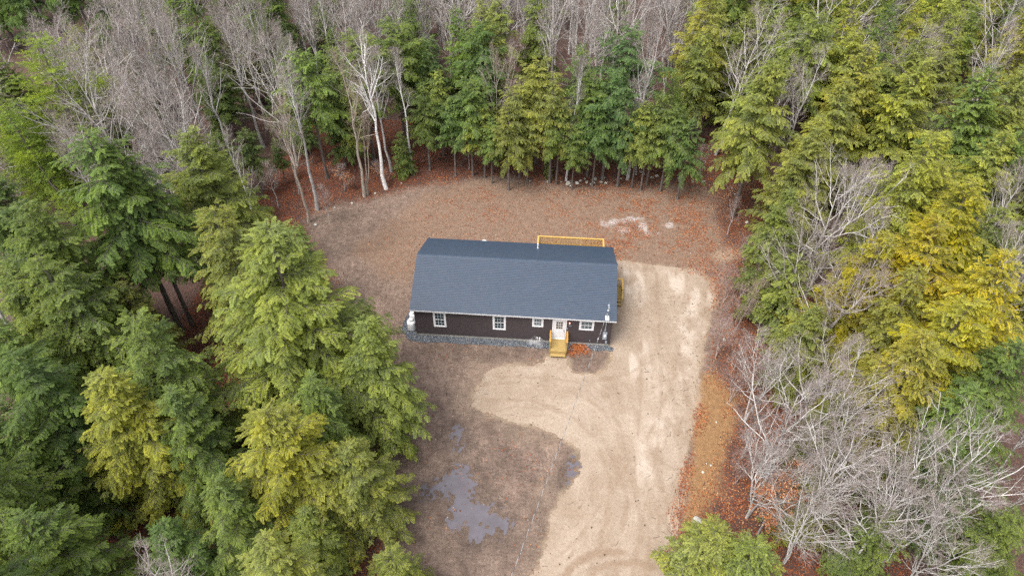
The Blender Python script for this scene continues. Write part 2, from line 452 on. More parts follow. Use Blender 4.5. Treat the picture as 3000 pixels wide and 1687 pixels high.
w_ = sm(14.5, 18.5, x + .35 * np.minimum(0, y + 9))
co = np.where(True, arc * (1 - w_) + (lin - 3) * w_, 0)
along = np.where(w_ > .5, y, np.arctan2(y + 13.5, x - 9.5) * 8)
wv = co + 1.6 * (fbm(x * .22, y * .22, 75) - .5)
streak = .45 * fbm(wv * 3.4, along * .16, 71, 5) + .25 * fbm(wv * .8 + 3, along * .2, 72, 3) + .30 * fbm(x * .9, y * .9, 76, 5)
damp = np.zeros_like(x)
RUTS = [gpoly(p) for p in ([(1205, 968), (1330, 962), (1450, 988), (1540, 1045), (1600, 1130), (1632, 1250), (1630, 1449)], [(1215, 1005), (1335, 1006), (1430, 1042), (1500, 1105), (1536, 1200), (1524, 1310), (1480, 1449)],
   [(1590, 1449), (1618, 1300), (1650, 1150), (1664, 1000), (1660, 850), (1650, 690)], [(1545, 1449), (1572, 1300), (1602, 1150), (1612, 1000), (1612, 850), (1606, 690)], [(1240, 945), (1380, 950), (1480, 965), (1580, 940), (1650, 900)], [(1410, 1449), (1470, 1330), (1560, 1200), (1640, 1080), (1700, 940)])]
for tr in RUTS: damp = np.maximum(damp, .62 * sm(.24, .05, sdline(x, y, tr) + (fbm(x * 1.2, y * 1.2, 89, 5) - .42) * .75))
for tr in TRACKS: damp = np.maximum(damp, sm(.34, .12, sdline(x, y, tr) + (fbm(x * 2, y * 2, 81) - .5) * .25))
damp = np.maximum(damp, .5 * sm(1.1, .2, np.hypot(x - gp(1715, 905)[0], y - gp(1715, 905)[1]) + (fbm(x * 1.4, y * 1.4, 82) - .5) * 1.6))
damp = np.maximum(damp, .45 * sm(.55, .72, fbm(x * .55, y * .4, 83)))
damp = np.maximum(damp, .75 * sm(2.2, .2, np.abs(dd + 1.1)) * (x > 18) * sm(.54, .70, fbm(x * 1.1, y * .7, 87, 5)))
pale = sm(3.2, .6, np.abs(dd + 1.8) + (fbm(x * .5, y * .25, 84) - .5) * 5) * (x > 17.5) * sm(.35, .6, fbm(x * .9, y * .5, 85))
pale = np.maximum(pale, .6 * sm(7, 1, np.hypot((x - 18.5) * .8, (y + 6) * .6)) * sm(.25, .8, fbm(x * .5, y * .5, 86, 5)))
pale *= sm(.2, .62, fbm(x * 1.3, y * .6, 88, 5)) * .9
nxd, nyd = len(dx_), len(dy_)
idx = np.arange(nxd * nyd).reshape(nyd, nxd)
q = np.stack([idx[:-1, :-1], idx[:-1, 1:], idx[1:, 1:], idx[1:, :-1]], -1).reshape(-1, 4)
q = q[ins[q].all(1)]
use = np.unique(q); re = np.full(nxd * nyd, -1); re[use] = np.arange(len(use)); q = re[q]
drive = ob('driveway', np_mesh('driveway', np.stack([x, y, np.full_like(x, .008)], -1)[use], q, m_drive(), {
    'streak': ('FLOAT', streak[use]), 'damp': ('FLOAT', damp[use]), 'pale': ('FLOAT', pale[use])}))
tag(drive, kind='structure')

# puddles
def m_puddle():
    t = NT('muddy_water'); P = t.pos()
    n = t.noise(P, 1.2, 3); fl = t.noise(P, 17, 3)
    c = t.mix(t.ramp(n, [(.35, 0), (.7, 1)]), (0.086, 0.076, 0.085), (0.103, 0.094, 0.108))
    c = t.mix(t.ramp(fl, [(.63, 0), (.70, .7)]), c, (0.048, 0.030, 0.024))
    return t.pbr(c, .06, .5, t.bump(t.noise(P, 6, 2), .004, .15), IOR=1.33)
MAT_PUD = m_puddle()
for k, pp in enumerate(PUDDLES):
    lo, hi = pp.min(0) - .6, pp.max(0) + .6
    st = .07
    xs = np.arange(lo[0], hi[0], st); ys = np.arange(lo[1], hi[1], st)
    X, Y = np.meshgrid(xs, ys); x, y = X.ravel(), Y.ravel()
    ins = sdpoly(x, y, pp) + (fbm(x * 1.1, y * 1.1, 101) - .5) * 2.2 + (fbm(x * 4, y * 4, 103, 5) - .5) * 2.2 < .04
    idx = np.arange(len(xs) * len(ys)).reshape(len(ys), len(xs))
    q = np.stack([idx[:-1, :-1], idx[:-1, 1:], idx[1:, 1:], idx[1:, :-1]], -1).reshape(-1, 4)
    q = q[ins[q].all(1)]; use = np.unique(q); re = np.full(len(x), -1); re[use] = np.arange(len(use))
    o = ob('puddle', np_mesh('puddle', np.stack([x, y, np.full_like(x, .013)], -1)[use], re[q], MAT_PUD))
    tag(o, kind='structure')

# gravel bed round the foundation
GRAV = np.array([(-1.36, .14), (-1.44, 1.3), (-1.1, 2.6), (-.9, 4.2), (-.02, 4.4), (-.02, .02), (11.1, -.02), (12.4, -.02), (15.92, -.02), (16.5, -.2), (16.2, -.62), (14, -.62), (12.5, -.68),
                 (11, -.68), (7.1, -.72), (3, -.76), (.3, -.82), (-.35, -.72), (-.8, -.45)])
def m_gravel():
    t = NT('crushed_stone'); P = t.pos()
    c = t.sep(t.voro(P, 17))
    col = t.ramp(c[0], [(0, (0.054, 0.066, 0.082)), (.3, (0.109, 0.122, 0.142)), (.55, (0.163, 0.169, 0.179)), (.75, (0.076, 0.087, 0.109)), (.9, (0.229, 0.223, 0.218)), (1, (0.163, 0.120, 0.098))], 'CONSTANT')
    d = t.voro(P, 17, 'Distance')
    return t.pbr(col, .85, .3, t.bump(t.math('SUBTRACT', 1, d), .05, .8))
MAT_GRAV = m_gravel()
st = .06
xs = np.arange(-1.8, 17, st); ys = np.arange(-1.3, 4.8, st)
X, Y = np.meshgrid(xs, ys); x, y = X.ravel(), Y.ravel()
ins = sdpoly(x, y, GRAV) + (fbm(x * 2, y * 2, 111) - .5) * .35 * (y < -.15) + (fbm(x * 2, y * 2, 112) - .5) * .4 * (x < -.2) < 0
idx = np.arange(len(xs) * len(ys)).reshape(len(ys), len(xs))
q = np.stack([idx[:-1, :-1], idx[:-1, 1:], idx[1:, 1:], idx[1:, :-1]], -1).reshape(-1, 4)
q = q[ins[q].all(1)]; use = np.unique(q); re = np.full(len(x), -1); re[use] = np.arange(len(use))
V = np.stack([x, y, .02 + .03 * vnoise(x * 14, y * 14, 5)], -1)[use]; F = re[q]
rg = np.random.default_rng(5)
gi = rg.choice(len(V), 7000); gc = V[gi] + np.c_[rg.uniform(-.03, .03, (7000, 2)), rg.uniform(0, .02, 7000)]
OCT = np.array([(1, 0, 0), (-1, 0, 0), (0, 1, 0), (0, -1, 0), (0, 0, 1), (0, 0, -1)], float)
OF = np.array([(0, 2, 4), (2, 1, 4), (1, 3, 4), (3, 0, 4), (2, 0, 5), (1, 2, 5), (3, 1, 5), (0, 3, 5)])
sv = gc[:, None, :] + OCT[None] * rg.uniform(.018, .045, (7000, 1, 3)) + rg.normal(0, .006, (7000, 6, 3))
F2 = len(V) + (np.arange(7000)[:, None, None] * 6 + OF[None]).reshape(-1, 3)
gr = ob('gravel', np_mesh('gravel', np.vstack([V, sv.reshape(-1, 3)]), [F, F2], MAT_GRAV))
tag(gr, 'blue grey crushed stone laid along the foundation of the house', 'gravel', kind='stuff')

# fallen leaves: single quads lying on the ground
def m_leaf():
    t = NT('dry_leaf'); c = t.attr('tone')
    col = t.ramp(c, [(0, (0.088, 0.024, 0.012)), (.3, (0.170, 0.042, 0.015)), (.6, (0.272, 0.078, 0.024)), (.85, (0.326, 0.136, 0.048)), (1, (0.381, 0.245, 0.136))])
    return t.pbr(col, .8, .2)
MAT_LEAF = m_leaf()
def leaf_quads(P, size, rng, tilt=.35, lift=.012):
    n = len(P); an = rng.uniform(0, 6.283, n); l = size * rng.uniform(.7, 1.3, n); w = l * rng.uniform(.45, .7, n)
    fx = np.stack([np.cos(an), np.sin(an), rng.normal(0, tilt, n)], -1); fx /= np.linalg.norm(fx, axis=1)[:, None]
    sy = np.stack([-np.sin(an), np.cos(an), rng.normal(0, tilt, n)], -1); sy /= np.linalg.norm(sy, axis=1)[:, None]
    c = P + np.array([0, 0, 1]) * (lift + l[:, None] * .3 * tilt)
    V = np.stack([c - fx * l[:, None] / 2, c + sy * w[:, None] / 2, c + fx * l[:, None] / 2, c - sy * w[:, None] / 2], 1)
    return V.reshape(-1, 3), np.arange(n * 4).reshape(n, 4), np.repeat(rng.uniform(0, 1, n), 4)
rg = np.random.default_rng(11)
N = 640000
px = rg.uniform(-20, 34, N); py = rg.uniform(-30, 34, N)
keep = rg.uniform(0, 1, N) < leaf_density(px, py) * 1.0
keep &= ~((px > -.1) & (px < 16) & (py > -.1) & (py < 8.4))
px, py = px[keep], py[keep]
V, F, tone = leaf_quads(np.stack([px, py, GH(px, py)], -1), .105, rg)
fo = np.repeat(sm(0, 2.5, sdpoly(px, py, CLEAR) - (px > 20) * 4), 4)
lv = ob('fallen_leaves', np_mesh('fallen_leaves', V, F, MAT_LEAF, {'tone': ('FLOAT', tone ** 1.5 * (1 - .3 * fo))}))
tag(lv, 'rust and orange dead leaves scattered over the ground and the wood edge', 'fallen leaves', kind='stuff')
P = np.stack([rg.normal(13.45, .42, 900), rg.normal(-.5, .33, 900), np.zeros(900)], -1)
P = np.vstack([P, np.stack([rg.normal(12.75, .2, 90), rg.normal(-1.15, .16, 90), np.zeros(90)], -1)])
P = P[P[:, 1] < -.03]
P[:, 2] = .03 + .14 * np.exp(-((P[:, 0] - 13.45) ** 2 + (P[:, 1] + .45) ** 2) / .25) * rg.uniform(.3, 1, len(P))
V, F, tone = leaf_quads(P, .11, rg, .5)
lp = ob('leaf_pile', np_mesh('leaf_pile', V, F, MAT_LEAF, {'tone': ('FLOAT', .15 + .75 * tone)}))
tag(lp, 'pile of orange red leaves blown against the wall right of the front steps', 'leaf pile', kind='stuff')

# pebbles, clods and bits of wood lying on the yard and the drive
rg = np.random.default_rng(19)
n = 9000
px = rg.uniform(-14, 28, n); py = rg.uniform(-24, 24, n)
k = (sdpoly(px, py, CLEAR) < .3) & ~((px > -.3) & (px < 16.3) & (py > -.3) & (py < 8.6)) & (rg.uniform(0, 1, n) < .25 + .75 * sm(.4, .7, fbm(px * .4, py * .4, 6)))
k &= ~((px > 9.2) & (px < 16) & (py > 8) & (py < 12.2))
for pp in PUDDLES: k &= sdpoly(px, py, pp) > 0
px, py = px[k], py[k]; n = len(px)
sz = .018 * rg.pareto(2.6, n) + .016; sz = np.minimum(sz, .075)
sv = np.stack([px, py, sz * .25 + .008], -1)[:, None] + OCT[None] * sz[:, None, None] * np.array([1, 1, .6]) * rg.uniform(.7, 1.3, (n, 6, 3)) + rg.normal(0, .15, (n, 6, 3)) * sz[:, None, None]
t = NT('pebbles_and_clods')
M_PEB = t.pbr(t.ramp(t.attr('tone'), [(0, (.055, .036, .026)), (.5, (.10, .068, .050)), (.8, (.15, .115, .09)), (.93, (.30, .28, .25)), (1, (.42, .41, .39))]), .9, .2)
pb = ob('pebbles', np_mesh('pebbles', sv.reshape(-1, 3), (np.arange(n)[:, None, None] * 6 + OF[None]).reshape(-1, 3), M_PEB, {'tone': ('FLOAT', np.repeat(rg.uniform(0, 1, n), 6))}))
tag(pb, 'small pebbles and clods strewn over the yard and the driveway', 'pebbles', kind='stuff')

# short dark sticks and roots lying on the drive edge and the yard
n = 420
q_ = rg.uniform(0, 1, n)
px = np.where(q_ < .6, 19 + rg.normal(3, 1.6, n), rg.uniform(-8, 20, n)); py = np.where(q_ < .6, rg.uniform(-22, 8, n), rg.uniform(-22, -2, n))
k = (sdpoly(px, py, CLEAR) < .5) & ~((px > -.5) & (px < 17.3) & (py > -1.9)); px, py = px[k], py[k]; n = len(px)
an = rg.uniform(0, 6.283, n); ln = rg.uniform(.12, .55, n); q_ = np.linspace(0, 1, 4)
C = np.stack([px, py, np.full(n, .025)], -1)[:, None] + np.stack([np.cos(an), np.sin(an), np.zeros(n)], -1)[:, None] * (ln[:, None] * q_)[..., None]
C += np.cumsum(rg.normal(0, .03, C.shape), 1) * np.array([1, 1, .2]); C[..., 2] = np.maximum(C[..., 2], .012)
STICKS = (C, rg.uniform(.008, .022, n)[:, None] * (1.15 - q_))
# ------------------------------------------------------------------ house materials
M_SIDING = simple('dark_brown_vinyl', (0.040, 0.031, 0.033), .55, .35, .10, 1.2)
M_TRIM = simple('white_trim', (0.574, 0.574, 0.583), .45, .4, .03, 3)
M_DOOR = simple('white_door_paint', (0.539, 0.531, 0.539), .4, .4, .03, 3)
M_CONC = simple('concrete', (0.261, 0.252, 0.231), .9, .2, .16, 4)
M_BLACK = simple('black_metal', (0.017, 0.017, 0.017), .4, .5, .1, 5)
M_GALV = simple('galvanised_metal', (0.313, 0.348, 0.383), .45, .5, .1, 8, metal=.35)
M_GREYBOX = simple('grey_enclosure', (0.235, 0.261, 0.296), .5, .4, .06, 4)
M_PVC = simple('white_pvc', (0.592, 0.592, 0.592), .35, .4, .03, 4)
M_TANK = simple('white_tank_paint', (0.592, 0.600, 0.609), .35, .45, .03, 2)
M_MUNTIN = simple('grille_bar', (0.435, 0.505, 0.539), .5, .4, .05, 4)
def m_wood(name, lo, hi, sc=(1.2, 14, 14)):
    t = NT(name); P = t.obj()
    g = t.noise(t.scale(P, sc), 1.6, 5, .6); k = t.voro(t.scale(P, (1, 3, 3)), 2.2, 'Distance')
    c = t.mix(t.ramp(g, [(.3, 0), (.7, 1)]), lo, hi)
    c = t.mix(t.ramp(k, [(.03, .7), (.08, 0)]), c, (0.084, 0.045, 0.014))
    return t.pbr(c, .75, .25)
M_WOOD = m_wood('pressure_treated_pine', (0.237, 0.157, 0.052), (0.327, 0.233, 0.090))
M_WOODY = m_wood('golden_rail_lumber', (0.362, 0.216, 0.052), (0.459, 0.299, 0.090), (1.2, 12, 12))
M_WOODO = m_wood('amber_rail_lumber', (0.327, 0.160, 0.031), (0.390, 0.202, 0.049), (12, 1.2, 12))
def m_glass(name, c):
    t = NT(name); n = t.noise(t.obj(), 2.2, 2)
    return t.pbr(t.ramp(n, [(.35, tuple(v * .7 for v in c)), (.7, c)]), .04, .6)
M_PANE = m_glass('window_glass', (0.019, 0.030, 0.035))
M_PANE_D = m_glass('door_glass', (0.087, 0.065, 0.048))
def m_shingle(name, top=False):
    t = NT(name); S = t.attr('suv', 'Vector')
    br = t.node('ShaderNodeTexBrick', offset=.37, offset_frequency=2, squash=1.0)
    t.put(br.inputs['Vector'], S)
    br.inputs['Scale'].default_value = 1.0; br.inputs['Brick Width'].default_value = .31; br.inputs['Row Height'].default_value = .145
    br.inputs['Mortar Size'].default_value = .006; br.inputs['Mortar'].default_value = (.028, .034, .045, 1)
    br.inputs['Color1'].default_value = (0, 0, 0, 1); br.inputs['Color2'].default_value = (1, 1, 1, 1)
    br.inputs['Bias'].default_value = 0
    f = t.sep(br.outputs['Color'])[0]
    c = t.ramp(f, [(0, (0.018, 0.035, 0.064)), (.35, (0.027, 0.046, 0.079)), (.6, (0.022, 0.038, 0.064)), (.8, (0.035, 0.049, 0.075)), (1, (0.024, 0.043, 0.082))])
    c = t.mix(br.outputs['Fac'], c, (0.010, 0.016, 0.027))
    pa = t.noise(t.scale(S, (5, 7, 1)), 1.0, 4, .7)
    c = t.mix(t.ramp(pa, [(.38, 0), (.72, .55)]), c, (0.041, 0.048, 0.064))
    c = t.mix(t.ramp(t.noise(S, .5, 3), [(.35, .0), (.7, .35)]), c, (0.022, 0.038, 0.064))
    gr_ = t.noise(S, 60, 2, .7)
    c = t.mix(t.ramp(gr_, [(.35, .35), (.65, 0)]), c, t.hsv(c, .5, 1, .55))
    return t.pbr(c, .46, .55, t.bump(gr_, .004, .6))
M_ROOF = m_shingle('asphalt_shingle')

# ------------------------------------------------------------------ house
L, W, ZF, ZS, ZE, ZR, OH, OS = 15.90, 8.30, 0.0, 0.26, 3.307, 5.288, .36, .25
house = tag(empty('house', (L / 2, W / 2, 0)), 'single storey ranch house with dark brown siding and a blue grey shingle roof', 'house')
def hp(o):
    """parent to the house and keep the place"""
    o.parent = house; o.matrix_parent_inverse = Matrix.Translation((-L / 2, -W / 2, 0)); return o
class HB(MB):
    def b(s, name, mat, parent=None, **k):
        o = s.build(name, mat, None, **k)
        if parent is None: hp(o)
        else: o.parent = parent
        return o
f = HB()
f.box(0.02, L - .02, .02, .30, -.6, ZS); f.box(.02, L - .02, W - .30, W - .02, -.6, ZS)
f.box(.02, .30, .30, W - .30, -.6, ZS); f.box(L - .30, L - .02, .30, W - .30, -.6, ZS)
f.b('foundation', M_CONC)
SLOPE = (ZR - ZE) / (W / 2 + OH)
ZW = 3.13
EX = .108
def sidewall(name, a0, a1, fix, axis_, sgn, gable=False):
    """lap siding: each course leans out at its foot"""
    V = []; F = []
    z = ZS; top = ZW if not gable else ZW + SLOPE * W / 2
    while z < top - .001:
        z1 = min(z + EX, top)
        A, B = a0, a1; A1, B1 = a0, a1
        if gable:
            if z > ZW:
                A = a0 + (z - ZW) / SLOPE; B = a1 - (z - ZW) / SLOPE
            if z1 > ZW:
                A1 = a0 + (z1 - ZW) / SLOPE; B1 = a1 - (z1 - ZW) / SLOPE
        o0, o1 = fix + sgn * .022, fix + sgn * .004
        b = len(V)
        if axis_ == 'x': V += [(A, fix, z), (B, fix, z), (A, o0, z), (B, o0, z), (A1, o1, z1), (B1, o1, z1)]
        else: V += [(fix, A, z), (fix, B, z), (o0, A, z), (o0, B, z), (o1, A1, z1), (o1, B1, z1)]
        F += [(b, b + 1, b + 3, b + 2), (b + 2, b + 3, b + 5, b + 4)]
        z = z1
    m = HB(); m.add(V, F); return m.b(name, M_SIDING)
sidewall('front_wall', .05, L - .05, 0.0, 'x', -1)
sidewall('rear_wall', .05, L - .05, W, 'x', 1)
sidewall('gable_wall', .05, W - .05, 0.0, 'y', -1, True)
sidewall('gable_wall', .05, W - .05, L, 'y', 1, True)
for cx, cy_ in ((0, 0), (L, 0), (0, W), (L, W)):
    m = HB(); sx = -1 if cx == 0 else 1; sy = -1 if cy_ == 0 else 1
    m.box(min(cx - sx * .085, cx + sx * .03), max(cx - sx * .085, cx + sx * .03), min(cy_ - sy * .085, cy_ + sy * .03), max(cy_ - sy * .085, cy_ + sy * .03), ZS - .01, ZW - .005)
    m.b('corner_post', M_SIDING)
# roof: shingle courses as small steps, both slopes
def slope_mesh(front):
    V = []; F = []; S = []
    x0, x1 = -OS - .03, L + OS + .03
    run = W / 2 + OH + .03; n = int(round(math.hypot(run, run * SLOPE) / .145))
    nx = 90
    rr = np.random.default_rng(3 if front else 4)
    for i in range(n):
        t0, t1 = i / n, (i + 1) / n
        for lift0, lift1, ta, tb in ((.0, .022, t0, t0), (.022, .003, t0, t1)):
            for j in range(nx + 1):
                xx = x0 + (x1 - x0) * j / nx
                for tt, lf in ((ta, lift0), (tb, lift1)):
                    yy = -OH - .03 + run * tt; zz = ZE - .013 + run * tt * SLOPE + lf
                    if not front: yy = W - yy
                    V.append((xx, yy, zz)); S.append((xx, (i + (tt - t0) * n) * .145 + (0 if front else 31.7), 0))
            b = len(V) - 2 * (nx + 1)
            for j in range(nx):
                q = (b + 2 * j, b + 2 * j + 2, b + 2 * j + 3, b + 2 * j + 1)
                F.append(q if front else q[::-1])
    b = len(V)                                            # underside deck
    ya, yb = (-OH, W / 2) if front else (W + OH, W / 2)
    for xx in (x0 + .03, x1 - .03):
        for yy, zz in ((ya, ZE), (yb, ZR)): V.append((xx, yy, zz - .05)); S.append((0, 0, 0))
    F.append((b, b + 1, b + 3, b + 2))
    return np_mesh('roof', np.array(V), np.array(F), M_ROOF, {'suv': ('FLOAT_VECTOR', np.array(S))})
roof = hp(ob('roof', slope_mesh(True)))
rb = hp(ob('roof', slope_mesh(False)))
V = []; F = []; S = []                                     # ridge caps
nc = 64
for i in range(nc):
    xa = -OS - .03 + (L + 2 * OS + .06) * i / nc; xb = xa + (L + 2 * OS + .06) / nc + .05
    b = len(V)
    for xx, lf in ((xa, .020), (xb, .010)):
        V += [(xx, W / 2 - .15, ZR + lf - .15 * SLOPE), (xx, W / 2, ZR + lf + .012), (xx, W / 2 + .15, ZR + lf - .15 * SLOPE)]
        S += [(i * .31 + .1, 60, 0)] * 3
    F += [(b, b + 3, b + 4, b + 1), (b + 1, b + 4, b + 5, b + 2)]
ridge = ob('ridge_cap', np_mesh('ridge_cap', np.array(V), np.array(F), M_ROOF, {'suv': ('FLOAT_VECTOR', np.array(S))}))
ridge.parent = roof; ridge.matrix_parent_inverse = Matrix.Translation((0, 0, 0))
m = HB()                                                  # white eave fascia, rake boards and soffit
for yy, s in ((-OH, 1), (W + OH, -1)):
    m.box(-OS, L + OS, min(yy, yy + s * .02), max(yy, yy + s * .02), ZE - .17, ZE - .02)
    m.box(-OS, L + OS, min(yy + s * .022, s * .0 + (0 if s > 0 else W)), max(yy + s * .022, (0 if s > 0 else W)), ZE - .185, ZE - .172)
for xx in (-OS - .018, L + OS):
    for s in (0, 1):
        y0, y1 = (-OH, W / 2) if s == 0 else (W + OH, W / 2)
        m.add([(xx, y0, ZE - .17), (xx + .018, y0, ZE - .17), (xx + .018, y0, ZE - .025), (xx, y0, ZE - .025),
               (xx, y1, ZR - .17), (xx + .018, y1, ZR - .17), (xx + .018, y1, ZR - .025), (xx, y1, ZR - .025)],
              [(0, 1, 2, 3), (4, 5, 6, 7), (0, 1, 5, 4), (1, 2, 6, 5), (2, 3, 7, 6), (3, 0, 4, 7)])
m.b('fascia', M_TRIM)
m = HB(); m.box(-OS - .03, L + OS + .03, -OH - .036, -OH - .012, ZE - .075, ZE - .012); m.b('drip_edge', M_TRIM)
def on_back(y): return ZR - SLOPE * (y - W / 2)
m = HB(); yv = 7.35; zv = on_back(yv)
m.tube([(9.6, yv, zv - .05), (9.6, yv, zv + .52)], .055, 14); m.tube([(9.6, yv, zv - .02), (9.6, yv, zv + .05)], [.11, .065], 14)
m.b('vent_stack', M_PVC, smooth=True)

def window(x0, x1, z0, z1, double=True):
    t = .115
    m = HB()
    m.box(x0, x1, -.045, -.020, z1 - t, z1); m.box(x0, x1, -.050, -.020, z0, z0 + t * .8)
    m.box(x0, x0 + t, -.043, -.020, z0 + t * .8, z1 - t); m.box(x1 - t, x1, -.043, -.020, z0 + t * .8, z1 - t)
    w = m.b('window', M_TRIM)
    a0, a1, b0, b1 = x0 + t, x1 - t, z0 + t * .8, z1 - t
    mid = (b0 + b1) / 2
    for lo, hi, yy in ((b0, mid, -.030), (mid, b1, -.036)):
        s = HB(); r = .045
        s.box(a0, a1, yy, -.018, lo, lo + r * (1.6 if lo == b0 else .8)); s.box(a0, a1, yy, -.018, hi - r * .8, hi)
        s.box(a0, a0 + r, yy + .002, -.018, lo + r * .8, hi - r * .8); s.box(a1 - r, a1, yy + .002, -.018, lo + r * .8, hi - r * .8)
        sash = s.b('sash', M_TRIM, w); 
        p = HB(); p.box(a0 + r * .9, a1 - r * .9, -.0225, -.0205, lo + r * .7, hi - r * .7); p.b('pane', M_PANE, w)
        g = HB()
        for k in (1, 2):
            xx = a0 + r + (a1 - a0 - 2 * r) * k / 3; g.box(xx - .013, xx + .013, -.028, -.0235, lo + r * .8, hi - r * .8)
        zz = (lo + hi) / 2 + .01; g.box(a0 + r, a1 - r, -.029, -.0232, zz - .013, zz + .013)
        g.b('muntin', M_MUNTIN, w)
    return w
# (window meshes are in plan coordinates; the children of a part sit at the part's own origin)
window(1.50, 2.54, 1.19, 2.87); window(6.35, 7.41, 1.24, 2.88); window(9.54, 10.44, 1.84, 2.89); window(13.32, 14.49, 1.77, 2.86)

# front door
DX0, DX1, DZ0, DZ1 = 11.17, 12.31, .56, 2.80
m = HB(); t = .10
m.box(DX0, DX1, -.05, -.020, DZ1 - t, DZ1); m.box(DX0, DX0 + t, -.048, -.020, DZ0, DZ1 - t); m.box(DX1 - t, DX1, -.048, -.020, DZ0, DZ1 - t)
m.box(DX0 + t, DX1 - t, -.09, -.020, DZ0, DZ0 + .06)
door = m.b('door', M_TRIM)
a0, a1, b0, b1 = DX0 + t + .012, DX1 - t - .012, DZ0 + .075, DZ1 - t - .01
g0, g1, h0, h1 = a0 + .20, a1 - .20, b0 + 1.10, b1 - .12
s = HB()
s.box(a0, a1, -.034, -.016, b0, h0); s.box(a0, a1, -.034, -.016, h1, b1); s.box(a0, g0, -.034, -.016, h0, h1); s.box(g1, a1, -.034, -.016, h0, h1)
for xa, xb, za, zb in ((a0 + .11, (a0 + a1) / 2 - .05, b0 + .16, b0 + .92), ((a0 + a1) / 2 + .05, a1 - .11, b0 + .16, b0 + .92)):   # raised panels
    s.box(xa, xb, -.040, -.0342, za, zb)
for xa, xb, za, zb in ((g0 - .03, g1 + .03, h0 - .03, h0), (g0 - .03, g1 + .03, h1, h1 + .03), (g0 - .03, g0, h0, h1), (g1, g1 + .03, h0, h1)):
    s.box(xa, xb, -.044, -.0345, za, zb)
s.b('door_leaf', M_DOOR, door)
p = HB(); p.box(g0, g1, -.027, -.023, h0, h1); p.b('pane', M_PANE_D, door)
g = HB()
for k in (1, 2):
    xx = g0 + (g1 - g0) * k / 3; g.box(xx - .013, xx + .013, -.040, -.028, h0, h1)
    zz = h0 + (h1 - h0) * k / 3; g.box(g0, g1, -.039, -.0285, zz - .013, zz + .013)
g.b('muntin', M_TRIM, door)
k = HB(); hx = a1 - .07
k.lathe([(.032, 0), (.032, .012), (.012, .016), (.012, .04), (.030, .05), (.033, .065), (.022, .08), (.004, .083)], n=14)
k.v = [(hx + vx, -.0345 - vz, b0 + .90 + vy) for vx, vy, vz in k.v]
k.b('knob', M_BLACK, door)
k = HB(); k.lathe([(.030, 0), (.030, .012), (.022, .022), (.004, .024)], n=14)
k.v = [(hx + vx, -.0345 - vz, b0 + 1.05 + vy) for vx, vy, vz in k.v]
k.b('deadbolt', M_BLACK, door)

# house number and bell push
cu = bpy.data.curves.new('house_number', 'FONT'); cu.body = '186'; cu.size = .19; cu.extrude = .008; cu.align_x = 'CENTER'; cu.space_character = 1.1
tmp = ob('house_number_curve', cu)
dg = bpy.context.evaluated_depsgraph_get(); dg.update()
me = bpy.data.meshes.new_from_object(tmp.evaluated_get(dg)); bpy.data.objects.remove(tmp)
me.transform(Matrix.Translation((12.56, -.034, 2.14)) @ Matrix.Rotation(R_(90), 4, 'X'))
me.materials.clear(); me.materials.append(M_GALV)
me.name = 'house_number'
hp(ob('house_number', me))
m = HB(); m.box(12.375, 12.405, -.04, -.022, 1.76, 1.86); m.b('bell_push', M_PVC)

# wall lantern (lit)
lamp = tag(empty('wall_lantern', (12.53, -.02, 2.70)), 'small black wall lantern glowing beside the top of the white front door', 'lantern')
m = MB(); m.box(-.055, .055, -.025, 0, -.09, .10); m.tube([(0, -.02, .07), (0, -.09, .10), (0, -.12, .075)], .010, 8)
m.lathe([(.012, .085), (.05, .055), (.085, .03), (.088, .018), (.06, .018)], (0, -.12, 0), 12)
m.lathe([(.05, -.165), (.052, -.15), (.02, -.148)], (0, -.12, 0), 12)
for k in range(4):
    an = math.pi / 4 + k * math.pi / 2
    m.tube([(.055 * math.cos(an), -.12 + .055 * math.sin(an), -.15), (.06 * math.cos(an), -.12 + .06 * math.sin(an), .02)], .006, 6)
m.build('lantern_body', M_BLACK, lamp)
t = NT('lit_lantern_glass'); t.pbr((.9, .45, .38), .3, .4, Emission_Color=(1, .38, .30, 1), Emission_Strength=3.0)
m = MB(); m.lathe([(.036, -.148), (.044, -.08), (.046, 0), (.03, .015)], (0, -.12, 0), 14); m.build('lantern_glass', t.m, lamp, smooth=True)

# electric meter, service mast
meter = tag(empty('electric_meter', (15.44, -.022, 1.31)), 'grey electric meter box with round glass dial on the wall by the right corner', 'electric meter')
m = MB(); m.box(-.165, .165, -.13, 0, -.42, .38); m.build('enclosure', M_GREYBOX, meter, bevel=.012)
m = MB(); m.box(-.175, .175, -.142, -.131, .20, .40); m.build('cover_lip', M_GREYBOX, meter, bevel=.004)
m = MB(); m.lathe([(.085, 0), (.085, .03), (.075, .05), (.07, .10), (.045, .115), (.004, .118)], n=20)
m.v = [(vx, -.1305 - vz, vy + .05) for vx, vy, vz in m.v]
t = NT('meter_glass'); t.pbr((.75, .76, .78), .15, .5); m.build('dial', t.m, meter, smooth=True)
mast = tag(empty('service_mast', (15.42, -.16, 1.70)), 'thin galvanised service mast rising through the eave above the meter box', 'service mast')
m = MB(); m.tube([(0, .05, 0), (0, .04, 1.2), (0, 0, 1.45), (0, 0, 3.02)], .035, 12); m.build('conduit', M_GALV, mast, smooth=True)
for zz in (.25, 1.2):
    m = MB(); m.beam((-.09, .07, zz), (.09, .07, zz), .035, .05); m.build('strap', M_GALV, mast)
m = MB(); zz = ZE + (OH - .16) * SLOPE - 1.70
m.v = []; m.box(-.15, .15, -.17, .17, -.006, .006)
m.v = [(vx, vy, vz + zz + .035 + vy * SLOPE) for vx, vy, vz in m.v]
m.tube([(0, 0, zz + .03), (0, 0, zz + .13)], [.075, .042], 12)
m.build('roof_flashing', M_PVC, mast)
